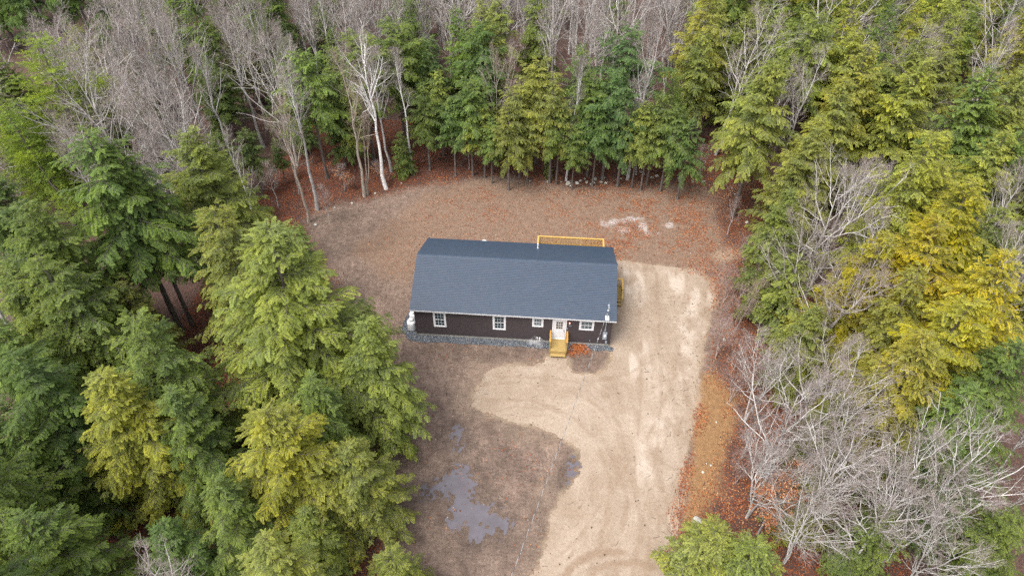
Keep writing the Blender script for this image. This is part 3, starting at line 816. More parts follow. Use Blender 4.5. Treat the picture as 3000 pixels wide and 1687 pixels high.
m = MB(); m.lathe([(.05, 2.98), (.065, 3.02), (.075, 3.10), (.06, 3.18), (.02, 3.22), (.004, 3.223)], n=14); m.build('weatherhead', M_GALV, mast, smooth=True)
m = MB()
for k in (-1, 0, 1): m.tube([(k * .03, -.05, 3.05), (k * .04 + .05, -.16, 2.98), (k * .03 + .09, -.12, 2.7), (.02, -.05, 2.62)], .011, 6)
m.tube([(0, .01, 3.15), (.05, .06, 3.42)], .012, 6)
m.build('service_drop_lead', M_GALV, mast)
m = MB(); m.lathe([(.05, 2.55), (.055, 2.6), (.05, 2.65)], n=12); m.tube([(0, -.04, 2.6), (-.02, -.14, 2.6)], .02, 8); m.build('insulator', M_PVC, mast)
# twisted overhead cable
p0 = np.array([15.40, -.30, 4.30]); e = gp(1245, 1560, 7.4); p1 = np.array([e[0], e[1], 7.4])
n = 900; tt = np.linspace(0, 1, n); Lc = np.linalg.norm(p1 - p0)
ctr = p0[None] * (1 - tt[:, None]) + p1[None] * tt[:, None]; ctr[:, 2] -= 4 * .35 * tt * (1 - tt)
dr = (p1 - p0) / Lc; sd_ = np.cross(dr, [0, 0, 1]); sd_ /= np.linalg.norm(sd_); up = np.cross(sd_, dr)
ph = tt * Lc / .95 * 2 * math.pi
cable = tag(empty('overhead_cable', tuple(p0)), 'thin twisted black and silver overhead cable running from the roof mast towards the driveway', 'cable')
t = NT('black_insulation'); M_INS = t.pbr((.06, .06, .065), .6, .3)
t = NT('bare_aluminium'); M_ALU = t.pbr((.34, .34, .35), .5, .4)
for k, (mat, rr, nm) in enumerate(((M_INS, .007, 'insulated_strand'), (M_INS, .007, 'insulated_strand'), (M_ALU, .010, 'bare_strand'))):
    o_ = ph + k * 2.094
    P = ctr + (np.cos(o_)[:, None] * sd_ + np.sin(o_)[:, None] * up) * .0095 - p0
    m = MB(); m.tube([tuple(q) for q in P], rr, 6); m.build(nm, mat, cable, smooth=True)

# other things on the front wall
def wallbit(name, label, cat, parts, loc):
    e_ = tag(empty(name, loc), label, cat)
    for nm, mb, mat in parts: mb.build(nm, mat, e_, bevel=.004)
    return e_
a_ = MB(); a_.box(-.075, .075, -.09, 0, -.11, .11); b_ = MB(); b_.box(-.06, .06, -.098, -.091, -.02, .09)
wallbit('utility_box', 'small grey utility box low on the wall below the electric meter', 'utility box', [('case', a_, M_GREYBOX), ('lid', b_, M_GALV)], (15.62, -.022, .52))
a_ = MB(); a_.box(-.06, .06, -.06, 0, -.06, .06); b_ = MB(); b_.box(-.05, .05, -.075, -.061, -.045, .05)
wallbit('outdoor_socket', 'small pale socket cover on the dark wall left of the meter box', 'socket', [('box', a_, M_GREYBOX), ('flap', b_, M_PVC)], (14.95, -.022, .84))
a_ = MB(); a_.tube([(0, 0, 0), (0, -.09, -.01), (0, -.11, -.05)], .016, 8); b_ = MB(); b_.lathe([(.035, .03), (.035, .045), (.01, .05)], (0, -.09, 0), 10)
wallbit('hose_tap', 'small bluish hose tap low on the wall right of the leaf pile', 'tap', [('spout', a_, M_GALV), ('handle', b_, M_GALV)], (14.28, -.02, .62))
for (vx, vz, lab) in ((10.0, .60, 'steaming white pipe elbow through the wall, left one of the pair'), (10.2, .45, 'white pipe elbow through the wall, lower right one of the pair')):
    pv = tag(empty('exhaust_pipe', (vx, -.02, vz)), lab, 'vent pipe', 'white exhaust pipes below the small window')
    m = MB(); m.tube([(0, 0, -.06), (0, -.10, -.06), (0, -.13, -.03), (0, -.135, .10)] if vx < 10.1 else [(0, 0, .06), (0, -.10, .06), (0, -.13, .03), (0, -.135, -.13)], .042, 12)
    m.build('elbow', M_PVC, pv, smooth=True)
    m = MB(); z_ = -.06 if vx < 10.1 else .06
    m.tube([(0, -.004, z_), (0, -.03, z_)], .07, 14); m.build('flange', M_PVC, pv)
# steam at the exhaust pipe
steam = MB(); steam.lathe([(.02, 0), (.45, .12), (.62, .5), (.66, 1.0), (.5, 1.4), (.05, 1.55)], (0, 0, 0), 20)
t = NT('steam'); vol = t.node('ShaderNodeVolumePrincipled'); P = t.obj()
d = t.ramp(t.noise(P, 2.6, 4, .6, dist=.8), [(.46, 0), (.72, 1)])
gr_ = t.node('ShaderNodeTexGradient', gradient_type='SPHERICAL'); t.put(gr_.inputs[0], t.scale(P, (1.25, 2.4, 1.0)))
t.n.active = gr_
mp = t.node('ShaderNodeMapping'); t.put(mp.inputs['Vector'], P); mp.inputs['Location'].default_value = (0, 0, -.45); mp.inputs['Scale'].default_value = (1.5, 2.6, 1.05)
t.l.new(mp.outputs[0], gr_.inputs[0])
vol.inputs['Color'].default_value = (.95, .95, .97, 1)
t.put(vol.inputs['Density'], t.math('MULTIPLY', t.math('MULTIPLY', d, gr_.outputs['Fac']), 8.0))
t.l.new(vol.outputs[0], t.out.inputs['Volume'])
so = steam.build('steam', t.m); so.location = (9.9, -.72, .12); so.scale = (1.25, .95, .95)
tag(so, 'thin white steam drifting from the exhaust pipe in front of the wall', 'steam', kind='stuff')

# front steps
steps = tag(empty('front_steps', (11.74, 0, 0)), 'short wooden landing and step with two rails at the white front door', 'steps')
m = MB()
for k in range(9):
    y1 = -.05 - k * .148; m.box(-.585, .585, y1 - .142, y1, .535, .573)
m.build('landing_board', M_WOOD, steps, bevel=.003)
m = MB(); m.box(-.62, -.587, -1.40, -.04, .29, .555); m.box(.587, .62, -1.40, -.04, .29, .555); m.box(-.587, .587, -1.40, -1.36, .29, .534); m.build('skirt_board', M_WOOD, steps)
m = MB(); m.box(-.60, .60, -1.70, -1.41, .245, .283); m.build('tread', M_WOOD, steps, bevel=.003)
m = MB(); m.box(-.56, -.52, -1.66, -1.42, 0, .244); m.box(.52, .56, -1.66, -1.42, 0, .244); m.box(-.50, .50, -1.47, -1.43, .03, .244); m.build('stringer', M_WOOD, steps)
for s in (-1, 1):
    r = MB(); r.box(s * .67 - .075, s * .67 + .075, -1.30, -.05, 1.50, 1.54); rail = r.build('rail_cap', M_WOODO, steps, bevel=.004)
    for yy in (-.12, -1.18):
        m = MB(); m.box(s * .67 - .045, s * .67 + .045, yy - .045, yy + .045, 0, 1.499); m.build('post', M_WOOD, steps)
    for zz in (.70, 1.39):
        m = MB(); m.box(s * .67 - .02, s * .67 + .02, -1.134, -.166, zz, zz + .09); m.build('rail', M_WOOD, steps)
    for k in range(6):
        yy = -.26 - k * .155; m = MB(); m.box(s * .67 - .0185, s * .67 + .0185, yy - .018, yy + .018, .791, 1.389); m.build('baluster', M_WOOD, steps)

# side steps on the right gable
side = tag(empty('side_steps', (16.0, 5.85, 0)), 'wooden side landing with railing and steps at the right gable end', 'steps')
m = MB()
for k in range(9):
    y1 = .70 - k * .148; m.box(.03, 1.04, y1 - .142, y1, .565, .603)
m.build('landing_board', M_WOOD, side, bevel=.003)
m = MB(); m.box(1.042, 1.08, -.66, .72, .36, .59); m.box(.03, 1.04, .702, .738, .36, .60); m.box(.03, 1.04, -.672, -.636, .36, .564); m.build('skirt_board', M_WOOD, side)
for k, zz in enumerate((.42, .24)):
    m = MB(); y1 = -.67 - k * .27; m.box(.03, 1.04, y1 - .275, y1 - .005, zz - .038, zz); m.build('tread', M_WOOD, side, bevel=.003)
m = MB(); m.beam((1.06, -.66, .46), (1.06, -1.24, .08), .036, .24); m.beam((.05, -.66, .46), (.05, -1.24, .08), .036, .24); m.build('stringer', M_WOOD, side)
m = MB(); m.box(1.03, 1.18, -.60, .80, 1.50, 1.54); m.box(.03, 1.028, .66, .80, 1.50, 1.54); m.build('rail_cap', M_WOODY, side, bevel=.004)
m = MB(); m.beam((1.11, -.62, 1.44), (1.11, -1.20, .98), .135, .036); m.build('stair_handrail', M_WOOD, side)
for px_, py_, zt in ((1.10, .73, 1.499), (1.10, -.56, 1.499), (1.10, -1.16, .96), (.08, .73, 1.499)):
    m = MB(); m.box(px_ - .045, px_ + .045, py_ - .045, py_ + .045, 0, zt); m.build('post', M_WOOD, side)
m = MB(); m.box(1.085, 1.12, -.51, .68, .70, .79); m.build('rail', M_WOOD, side)
m = MB(); m.box(.13, 1.05, .71, .745, .70, .79); m.build('rail', M_WOOD, side)
for k in range(8):
    m = MB(); yy = -.42 + k * .135; m.box(1.084, 1.120, yy - .018, yy + .018, .791, 1.49); m.build('baluster', M_WOOD, side)
for k in range(6):
    m = MB(); xx = .22 + k * .14; m.box(xx - .018, xx + .018, .709, .745, .791, 1.49); m.build('baluster', M_WOOD, side)

# rear deck
deck = tag(empty('rear_deck', (12.55, 8.34, 0)), 'yellow timber deck with balustrade behind the house', 'deck')
m = MB()
for k in range(24):
    m.box(-3.02, 3.02, .02 + k * .148, .02 + k * .148 + .142, .52, .558)
m.build('deck_board', M_WOOD, deck)
m = MB(); m.box(-3.06, -3.022, 0, 3.60, .28, .555); m.box(3.022, 3.06, 0, 3.60, .28, .555); m.box(-3.022, 3.022, 3.575, 3.612, .28, .555); m.build('skirt_board', M_WOOD, deck)
m = MB(); m.box(-3.11, 3.11, 3.53, 3.68, 1.50, 1.54); m.box(-3.11, -2.96, .05, 3.528, 1.50, 1.54); m.box(2.96, 3.11, .05, 3.528, 1.50, 1.54); m.build('rail_cap', M_WOODY, deck, bevel=.004)
for zz in (.66, 1.40):
    for bb in ((-2.98, 2.98, 3.585, 3.62), (-3.055, -3.02, .12, 3.55), (3.02, 3.055, .12, 3.55)):
        m = MB(); m.box(*bb, zz, zz + .09); m.build('rail', M_WOODY, deck)
for px_, py_ in ((-3.035, 3.60), (-1.0, 3.60), (1.0, 3.60), (3.035, 3.60), (-3.035, .10), (3.035, .10), (-3.035, 1.85), (3.035, 1.85)):
    m = MB(); m.box(px_ - .045, px_ + .045, py_ - .045, py_ + .045, 0, 1.499); m.build('post', M_WOODY, deck)
for k in range(43):
    xx = -2.88 + k * .137
    if min(abs(xx - 1), abs(xx + 1)) < .06: continue
    m = MB(); m.box(xx - .0185, xx + .0185, 3.548, 3.584, .60, 1.49); m.build('baluster', M_WOODY, deck)
for s in (-1, 1):
    for k in range(22):
        yy = .28 + k * .15
        if abs(yy - 1.85) < .07: continue
        m = MB(); m.box(s * 3.0 - .018, s * 3.0 + .018, yy - .018, yy + .018, .60, 1.49); m.build('baluster', M_WOODY, deck)

# propane tanks on the left, domed cover behind
def tank(loc, rz, lab):
    e_ = tag(empty('propane_tank', loc, rz), lab, 'propane tank', 'white propane tanks at the left end of the house')
    m = MB(); m.lathe([(.30, .05), (.36, .09), (.385, .16), (.385, .82), (.375, .90), (.33, .98), (.24, 1.03), (.10, 1.05), (.005, 1.055)], n=32); m.build('tank_body', M_TANK, e_, smooth=True)
    m = MB(); m.lathe([(.29, 0), (.29, .07)], n=28); m.build('foot_ring', M_TANK, e_)
    m = MB()
    m.lathe([(.20, 1.03), (.195, 1.20), (.17, 1.235), (.08, 1.26), (.005, 1.265)], n=24); m.build('collar', M_TANK, e_, smooth=True)
    m = MB(); m.box(-.07, .07, -.202, -.10, 1.06, 1.17); m.tube([(0, -.16, 1.1), (.25, -.12, 1.05), (.40, 0, .9), (.44, .1, .5)], .012, 6); m.build('valve', M_GALV, e_)
    return e_
tank((-.52, .62, .03), 0, 'white propane tank nearest the front corner of the brown wall')
tank((-.50, 1.52, .03), .4, 'white propane tank half hidden behind the first one')
cov = tag(empty('domed_cover', (4.42, 11.7, 0)), 'white domed cover standing on the lawn just above the rear roof edge', 'well cover')
m = MB(); m.lathe([(.27, -.05), (.27, .58), (.28, .60), (.28, .66), (.24, .78), (.13, .86), (.005, .88)], n=24); m.build('casing', M_TANK, cov, smooth=True)
m = MB(); m.lathe([(.29, .585), (.29, .615)], n=24); m.build('rim', M_TANK, cov)
# ------------------------------------------------------------------ tree materials
def m_foliage(name):
    t = NT(name); tone = t.attr('tone')
    c = t.ocol()
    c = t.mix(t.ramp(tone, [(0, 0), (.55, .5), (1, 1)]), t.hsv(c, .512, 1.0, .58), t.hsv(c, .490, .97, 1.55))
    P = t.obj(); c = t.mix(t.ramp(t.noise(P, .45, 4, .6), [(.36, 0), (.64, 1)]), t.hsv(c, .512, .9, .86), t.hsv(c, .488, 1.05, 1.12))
    c = t.mix(t.math('GREATER_THAN', tone, 1.5), c, (.235, .215, .195))
    d = t.node('ShaderNodeBsdfDiffuse'); t.put(d.inputs[0], c)
    tr = t.node('ShaderNodeBsdfTranslucent'); t.put(tr.inputs[0], t.hsv(c, .495, 1.05, 1.1))
    mx = t.node('ShaderNodeMixShader'); mx.inputs[0].default_value = .48
    t.l.new(d.outputs[0], mx.inputs[1]); t.l.new(tr.outputs[0], mx.inputs[2])
    t.l.new(mx.outputs[0], t.out.inputs['Surface']); return t.m
M_FOL = m_foliage('hemlock_foliage')
M_NEEDLE = m_foliage('pine_needles')
def m_bark(name, lo, hi, band=None, sc=(2.2, 2.2, .6)):
    t = NT(name); P = t.obj()
    n = t.noise(t.scale(P, sc), 2.4, 5, .65)
    c = t.mix(t.ramp(n, [(.32, 0), (.68, 1)]), lo, hi)
    if band:
        b = t.noise(t.scale(P, (1.2, 1.2, 9)), 2.0, 4, .6); c = t.mix(t.ramp(b, [(.58, 0), (.64, .9)]), c, band)
    c = t.mix(1.0, c, t.ocol(), 'MULTIPLY')
    return t.pbr(c, .9, .2)
M_BARK_H = m_bark('hemlock_bark', (.070, .056, .049), (.150, .128, .114))
M_BARK_G = m_bark('grey_bark', (.20, .188, .176), (.42, .40, .388), (.12, .105, .085))
M_BARK_W = m_bark('white_birch_bark', (.50, .485, .47), (.64, .62, .60), (.10, .09, .085))
M_TWIG = m_bark('bare_twigs', (.165, .130, .118), (.285, .240, .225))

# ------------------------------------------------------------------ tube strands (vectorised)
def tubes(groups, sides=3):
    """groups: list of (P (B,n,3), R (B,n)) -> V, F"""
    Vs, Fs, off = [], [], 0
    for P, Rr in groups:
        B, n = P.shape[:2]
        T = np.empty_like(P); T[:, 1:-1] = P[:, 2:] - P[:, :-2]; T[:, 0] = P[:, 1] - P[:, 0]; T[:, -1] = P[:, -1] - P[:, -2]
        T /= np.linalg.norm(T, axis=2, keepdims=True) + 1e-9
        ref = np.where(np.abs(T[..., 2:3]) > .9, np.array([1., 0, 0]), np.array([0, 0, 1.]))
        U = np.cross(T, ref); U /= np.linalg.norm(U, axis=2, keepdims=True) + 1e-9
        W_ = np.cross(T, U)
        an = np.arange(sides) * 2 * math.pi / sides
        V = P[:, :, None] + (U[:, :, None] * np.cos(an)[:, None] + W_[:, :, None] * np.sin(an)[:, None]) * Rr[:, :, None, None]
        base = off + np.arange(B)[:, None, None] * n * sides + np.arange(n - 1)[None, :, None] * sides
        k = np.arange(sides)[None, None]; k1 = (k + 1) % sides
        F = np.stack([base + k, base + k1, base + sides + k1, base + sides + k], -1).reshape(-1, 4)
        Vs.append(V.reshape(-1, 3)); Fs.append(F); off += B * n * sides
    return np.concatenate(Vs), np.concatenate(Fs)
def unit(v): return v / (np.linalg.norm(v, axis=-1, keepdims=True) + 1e-9)

# ------------------------------------------------------------------ hemlock sprays
def spray_template(rng, nodes=8, fine=True, wid=.085):
    Q, tone = [], []
    def leaf(p, ang, l, w, tilt, tn):
        d = np.array([math.cos(ang), math.sin(ang), 0]); s = np.array([-math.sin(ang), math.cos(ang), 0])
        s = s * math.cos(tilt) + np.array([0, 0, 1]) * math.sin(tilt)
        q = np.array([p, p + d * l * .45 + s * w / 2, p + d * l, p + d * l * .45 - s * w / 2])
        q[:, 2] -= .38 * (q[:, 0] ** 2) + .25 * q[:, 1] ** 2
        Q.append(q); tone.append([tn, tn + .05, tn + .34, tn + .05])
    for i in range(nodes):
        x_ = .06 + .86 * i / (nodes - 1)
        for s in (-1, 1):
            ang = s * rng.uniform(.75, 1.0); l = (.40 * (1 - .62 * x_)) * rng.uniform(.8, 1.2)
            tn = rng.uniform(.1, .6)
            leaf(np.array([x_, 0, 0]), ang, l, wid, rng.uniform(-.7, .7), tn)
            if fine:
                for s2 in (-1, 1):
                    p = np.array([x_, 0, 0]) + np.array([math.cos(ang), math.sin(ang), 0]) * l * rng.uniform(.3, .5)
                    leaf(p, ang + s2 * rng.uniform(.5, .8), l * rng.uniform(.4, .6), wid * .8, rng.uniform(-.7, .7), tn + rng.uniform(-.1, .15))
    for s in (-.35, 0, .35): leaf(np.array([.88, 0, 0]), s, .2, wid * .8, rng.uniform(-.5, .5), .5)
    if fine:
        for x0_, x1_, ys in ((0, .55, .0), (.5, .95, .0), (.2, .5, .16), (.3, .6, -.16)):
            q = np.array([(x0_, ys * .1, .02), (x0_, ys * .1 + .014, .02), (x1_, ys, .012), (x1_, ys - .008, .012)]); q[:, 2] -= .38 * q[:, 0] ** 2; Q.append(q); tone.append([2.5] * 4)
    return np.array(Q), np.array(tone)
def tuft_template(rng):
    Q, tone = [], []
    for i in range(5):
        c = np.array([.25 + .18 * i, rng.uniform(-.18, .18) * (1 if i < 4 else .2), rng.uniform(-.02, .08)])
        tb = rng.uniform(.1, .6)
        for k in range(10):
            d = unit(np.array([rng.normal(.7, .5), rng.normal(0, .75), rng.normal(.35, .5)])); l = rng.uniform(.16, .26)
            s = unit(np.cross(d, rng.normal(0, 1, 3))) * .022
            Q.append(np.array([c, c + d * l * .5 + s, c + d * l, c + d * l * .5 - s])); tn = tb + rng.uniform(-.1, .1); tone.append([tn, tn, tn + .2, tn])
    return np.array(Q), np.array(tone)

def conifer(seed, H, Rm, cb, nb, step, tmpl, prof=.72, droop=.22, up=.75, latk=.30, trunk_r=None, ragged=.3):
    rng = np.random.default_rng(seed)
    t = (np.arange(nb) + rng.uniform(0, 1, nb)) / nb
    t = t ** .92
    z0 = H * (cb + (1 - cb) * t * .985)
    az = np.arange(nb) * 2.39996 + rng.normal(0, .5, nb)
    Lb = Rm * np.clip(1 - t, 0.0, 1) ** prof * (1 - .35 * np.exp(-t / .07)) * rng.uniform(1 - ragged, 1 + ragged * .6, nb) + .28
    Lb *= 1 + .22 * np.sin(az * 2 + seed) * (1 - t)
    el = -.12 + (up + .12) * t ** 1.3 + rng.normal(0, .12, nb)
    n = 7; s = np.linspace(0, 1, n)
    hd = np.stack([np.cos(az), np.sin(az)], -1)
    bend = rng.normal(0, .18, nb)
    dr = (droop * (1 - t) + .06) * rng.uniform(.7, 1.3, nb)
    Pb = np.zeros((nb, n, 3))
    rad = Lb[:, None] * s * np.cos(el)[:, None]
    Pb[..., 0] = rad * hd[:, None, 0] - bend[:, None] * Lb[:, None] * s ** 2 * hd[:, None, 1]
    Pb[..., 1] = rad * hd[:, None, 1] + bend[:, None] * Lb[:, None] * s ** 2 * hd[:, None, 0]
    Pb[..., 2] = z0[:, None] + Lb[:, None] * (np.sin(el)[:, None] * s - dr[:, None] * s ** 2)
    lean = rng.normal(0, .012, 2)
    def axis_xy(z): return np.stack([lean[0] * z + .10 * np.sin(z * .35 + seed), lean[1] * z + .10 * np.sin(z * .3 + seed * 2)], -1) * (np.asarray(z)[..., None] / H + .05)
    Pb[..., :2] += axis_xy(z0)[:, None]
    tr = trunk_r or .013 * H
    zt = np.linspace(-.4, H * .985, 14)
    Pt = np.concatenate([axis_xy(np.maximum(zt, 0)), zt[:, None]], 1)[None]
    Rt = (tr * (1 - .93 * np.clip(zt / H, 0, 1)) * (1 + .5 * np.exp(-np.maximum(zt, 0) / .35)))[None]
    nd = 10                                                        # a few dead stubs below the crown
    zd = rng.uniform(.12 * H, max(.14 * H, cb * H), nd); ad = rng.uniform(0, 6.283, nd); ld = rng.uniform(.4, 1.6, nd)
    sd4 = np.linspace(0, 1, 4)
    Pd = np.zeros((nd, 4, 3)); Pd[..., 0] = ld[:, None] * sd4 * np.cos(ad)[:, None]; Pd[..., 1] = ld[:, None] * sd4 * np.sin(ad)[:, None]
    Pd[..., 2] = zd[:, None] - .15 * ld[:, None] * sd4 ** 2; Pd[..., :2] += axis_xy(zd)[:, None]
    TV, TF = tubes([(Pt, Rt)], 8)
    BV, BF = tubes([(Pb, np.maximum(.006, .0085 * Lb[:, None] * (1 - .9 * s) + .002)), (Pd, np.full((nd, 4), .012))], 3)
    # sprays along every branch
    O, D, N, S = [], [], [], []
    for i in range(nb):
        Li = Lb[i]; k = max(2, int(Li * .86 / step))
        ss = np.clip(.14 + .86 * (np.arange(k) + rng.uniform(0, 1, k)) / k, 0, .99)
        ss = np.repeat(ss, 2); sg = np.tile([-1, 1], k)
        ss = np.append(ss, .97); sg = np.append(sg, 0)
        fi = ss * (n - 1); i0 = np.minimum(fi.astype(int), n - 2); fr = (fi - i0)[:, None]
        P = Pb[i, i0] * (1 - fr) + Pb[i, i0 + 1] * fr
        T = unit(Pb[i, i0 + 1] - Pb[i, i0])
        Sd = unit(np.cross(np.array([0, 0, 1.]), T))
        an = (1.12 - .55 * ss + rng.normal(0, .16, len(ss))) * sg
        d = T * np.cos(an)[:, None] + Sd * np.sin(an)[:, None]
        d[:, 2] += rng.normal(-.10, .14, len(ss)); d = unit(d)
        ln = (latk * Li * (1 - ss) ** .8 + .30) * rng.uniform(.65, 1.35, len(ss)); ln = np.minimum(ln, .95)
        Nn = np.array([0, 0, 1.]) + rng.normal(0, .22, (len(ss), 3)); Nn = unit(Nn - (Nn * d).sum(1, keepdims=True) * d)
        O.append(P); D.append(d); N.append(Nn); S.append(ln)
    O = np.concatenate(O); D = np.concatenate(D); N = np.concatenate(N); S = np.concatenate(S)
    Y = np.cross(N, D)
    Mx = np.stack([D, Y, N], -1) * S[:, None, None]
    pick = rng.integers(0, len(tmpl), len(O))
    Vs, Ts = [], []
    tb = rng.normal(0, .20, len(O))
    for k, (Q, tn) in enumerate(tmpl):
        m_ = pick == k
        V = np.einsum('bij,qvj->bqvi', Mx[m_], Q) + O[m_][:, None, None]
        Vs.append(V.reshape(-1, 3)); Ts.append((tn[None] + tb[m_][:, None, None]).reshape(-1))
    V = np.concatenate(Vs); tone = np.concatenate(Ts); tone = np.where(tone > 1.6, 3.0, np.clip(tone, 0, 1))
    return (np.vstack([TV, BV]), np.vstack([TF, BF + len(TV)])), None, (V, np.arange(len(V)).reshape(-1, 4), tone)

rng = np.random.default_rng(1)
T_FINE = [spray_template(rng) for _ in range(4)]
T_MID = [spray_template(rng, 6, True, .11) for _ in range(3)]
T_LOW = [spray_template(rng, 6, False, .17) for _ in range(3)]
T_TUFT = [tuft_template(rng) for _ in range(4)]
PROTO = {}
def add_conifer(key, H, *a_, mat=None, **k):
    (TV, TF), _, (V, F, tone) = conifer(len(PROTO) * 7 + 3, H, *a_, **k)
    PROTO[key] = dict(H=H, R=a_[0], trunk=np_mesh('trunk', TV, TF, M_BARK_H, smooth=True),
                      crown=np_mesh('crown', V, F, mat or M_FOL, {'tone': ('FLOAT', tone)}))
add_conifer('big0', 17, 5.0, .10, 190, .27, T_FINE)
add_conifer('big1', 17, 4.6, .14, 175, .27, T_FINE, prof=.62, ragged=.4)
add_conifer('big2', 17, 4.4, .24, 150, .27, T_FINE, prof=.8, ragged=.5)
add_conifer('edge0', 13, 3.1, .24, 110, .28, T_MID, prof=.66, ragged=.4)
add_conifer('edge1', 13, 2.7, .30, 100, .28, T_MID, prof=.8, ragged=.45)
add_conifer('edge2', 13, 3.4, .20, 105, .28, T_MID, prof=.55, ragged=.45)
add_conifer('under0', 13, 3.0, .46, 66, .24, T_MID, prof=.45, ragged=.65, droop=.2)
add_conifer('under1', 13, 3.4, .50, 60, .24, T_MID, prof=.5, ragged=.7, droop=.22)
add_conifer('under2', 13, 2.7, .40, 74, .24, T_MID, prof=.6, ragged=.6, droop=.25)
add_conifer('stem0', 17, 4.3, .40, 110, .27, T_FINE, prof=.62, ragged=.5)
add_conifer('small0', 7, 2.3, .08, 60, .22, T_MID, prof=.8)
add_conifer('far0', 16, 3.6, .22, 125, .34, T_LOW, prof=.7, ragged=.35)
add_conifer('far1', 16, 3.2, .28, 115, .34, T_LOW, prof=.62, ragged=.4)
add_conifer('far2', 16, 4.0, .20, 120, .34, T_LOW, prof=.8, ragged=.4)
add_conifer('pine0', 18, 4.8, .20, 95, .25, T_TUFT, mat=M_NEEDLE, prof=.60, droop=.06, up=.9, latk=.34, ragged=.45)

# ------------------------------------------------------------------ bare broadleaf trees
def grow(rng, P, Rr, num, smin, smax, ang, lk, lpow, upk, npt, rk, rmin, wob=.10, lmin=.15):
    """children on every polyline of P (B,n,3)"""
    B, n = P.shape[:2]
    s = smin + (smax - smin) * (np.arange(num)[None] + rng.uniform(0, 1, (B, num))) / num
    fi = s * (n - 1); i0 = np.minimum(fi.astype(int), n - 2); fr = (fi - i0)[..., None]
    bi = np.arange(B)[:, None]
    O = P[bi, i0] * (1 - fr) + P[bi, i0 + 1] * fr
    T = unit(P[bi, i0 + 1] - P[bi, i0])
    Lp = np.linalg.norm(np.diff(P, axis=1), axis=2).sum(1)[:, None]
    rp = Rr[bi, i0] * (1 - fr[..., 0]) + Rr[bi, i0 + 1] * fr[..., 0]
    ref = unit(rng.normal(0, 1, (B, num, 3)))
    X = unit(np.cross(T, ref))
    a_ = ang * rng.uniform(.7, 1.25, (B, num))[..., None]
    D = T * np.cos(a_) + X * np.sin(a_)
    D[..., 2] += upk * .5; D = unit(D)
    ln = np.maximum(lmin, lk * Lp * (1.05 - s) ** lpow * rng.uniform(.6, 1.25, (B, num)))
    O = O.reshape(-1, 3); D = D.reshape(-1, 3); ln = ln.ravel(); rp = rp.ravel()
    q = np.linspace(0, 1, npt)
    C = O[:, None] + D[:, None] * (ln[:, None] * q)[..., None]
    C[..., 2] += upk * .35 * ln[:, None] * q ** 2
    jit = np.cumsum(rng.normal(0, wob, (len(O), npt, 3)), 1) * (ln[:, None, None] / npt); jit[:, 0] = 0
    C += jit
    r0 = np.maximum(rmin, np.minimum(rp * .8, rk * ln ** 1.1))
    RR = r0[:, None] * (1 - .75 * q) + .001
    return C, np.maximum(RR, rmin * .55)
def bare(seed, H, fork, spread, n1=11, n2=7, n3=5, n4=3, ang1=.75, up=.6, wob=.10, stems=1, leaves=0, rk1=.017, tw=.006, r0=None, lean=.03):
    rng = np.random.default_rng(seed)
    Pt = []; Rt = []
    for st_ in range(stems):
        z = np.linspace(0, 1, 10); a0 = rng.uniform(0, 6.283); ln = lean if stems == 1 else .16
        P = np.zeros((10, 3)); P[:, 2] = z * H * .93 * rng.uniform(.85, 1) - .3 * (z == 0)
        P[:, 0] = np.cos(a0) * ln * H * z ** 1.2 + np.cumsum(rng.normal(0, .016, 10)) * H * .4
        P[:, 1] = np.sin(a0) * ln * H * z ** 1.2 + np.cumsum(rng.normal(0, .016, 10)) * H * .4
        P[:, :2] -= P[0, :2]
        Pt.append(P); rr = (r0 or .0095 * H) / stems ** .4
        Rt.append(rr * (1 - .9 * z) * (1 + .35 * np.exp(-z * 14)))
    Pt = np.array(Pt); Rt = np.array(Rt)
    L1, R1 = grow(rng, Pt, Rt, n1, fork, .99, ang1, spread, .55, up, 7, rk1, .012, wob)
    L2, R2 = grow(rng, L1, R1, n2, .14, 1.0, .78, .52, .55, up * .45, 6, .012, .008, wob * 1.1)
    L3, R3 = grow(rng, L2, R2, n3, .15, 1.0, .80, .50, .45, up * .25, 5, .011, tw * 1.05, wob * 1.3, .4)
    L4, R4 = grow(rng, L3, R3, n4, .2, 1.0, .75, .55, .4, up * .2, 4, .008, tw, wob * 1.3, .3)
    L2b, R2b = grow(rng, Pt, Rt, n1, fork * .8, 1.0, .8, .10, .3, up * .4, 5, .012, .009, wob)
    trunk = tubes([(Pt, Rt)], 8); tv2, tf2 = tubes([(L1, R1)], 5)
    tv3, tf3 = tubes([(L2, R2)], 4)
    trunk = (np.vstack([trunk[0], tv2, tv3]), np.vstack([trunk[1], tf2 + len(trunk[0]), tf3 + len(trunk[0]) + len(tv2)]))
    tw_ = tubes([(L2b, R2b)], 3); t3 = tubes([(L3, R3), (L4, R4)], 3)
    crown = (np.vstack([tw_[0], t3[0]]), np.vstack([tw_[1], t3[1] + len(tw_[0])]))
    lv_ = None
    if leaves:
        tips = np.concatenate([L3[:, 2:].reshape(-1, 3), L4[:, 1:].reshape(-1, 3)])
        low = tips[tips[:, 2] < H * .75] if leaves < 600 else tips
        pk = low[rng.integers(0, len(low), leaves)] + rng.normal(0, .05, (leaves, 3))
        lv_ = leaf_quads(pk, .13, rng, .6, 0)
    return trunk, crown, lv_
def add_bare(key, H, fork, spread, bark=M_BARK_G, **k):
    tr, cr, lv_ = bare(len(PROTO) * 5 + 2, H, fork, spread, **k)
    PROTO[key] = dict(H=H, R=spread * H * .4, trunk=np_mesh('trunk', *tr, bark, smooth=True), crown=np_mesh('crown', *cr, M_TWIG))
    if lv_: PROTO[key]['leaves'] = np_mesh('leaves', lv_[0], lv_[1], MAT_LEAF, {'tone': ('FLOAT', np.clip(.45 + .6 * lv_[2], 0, 1))})
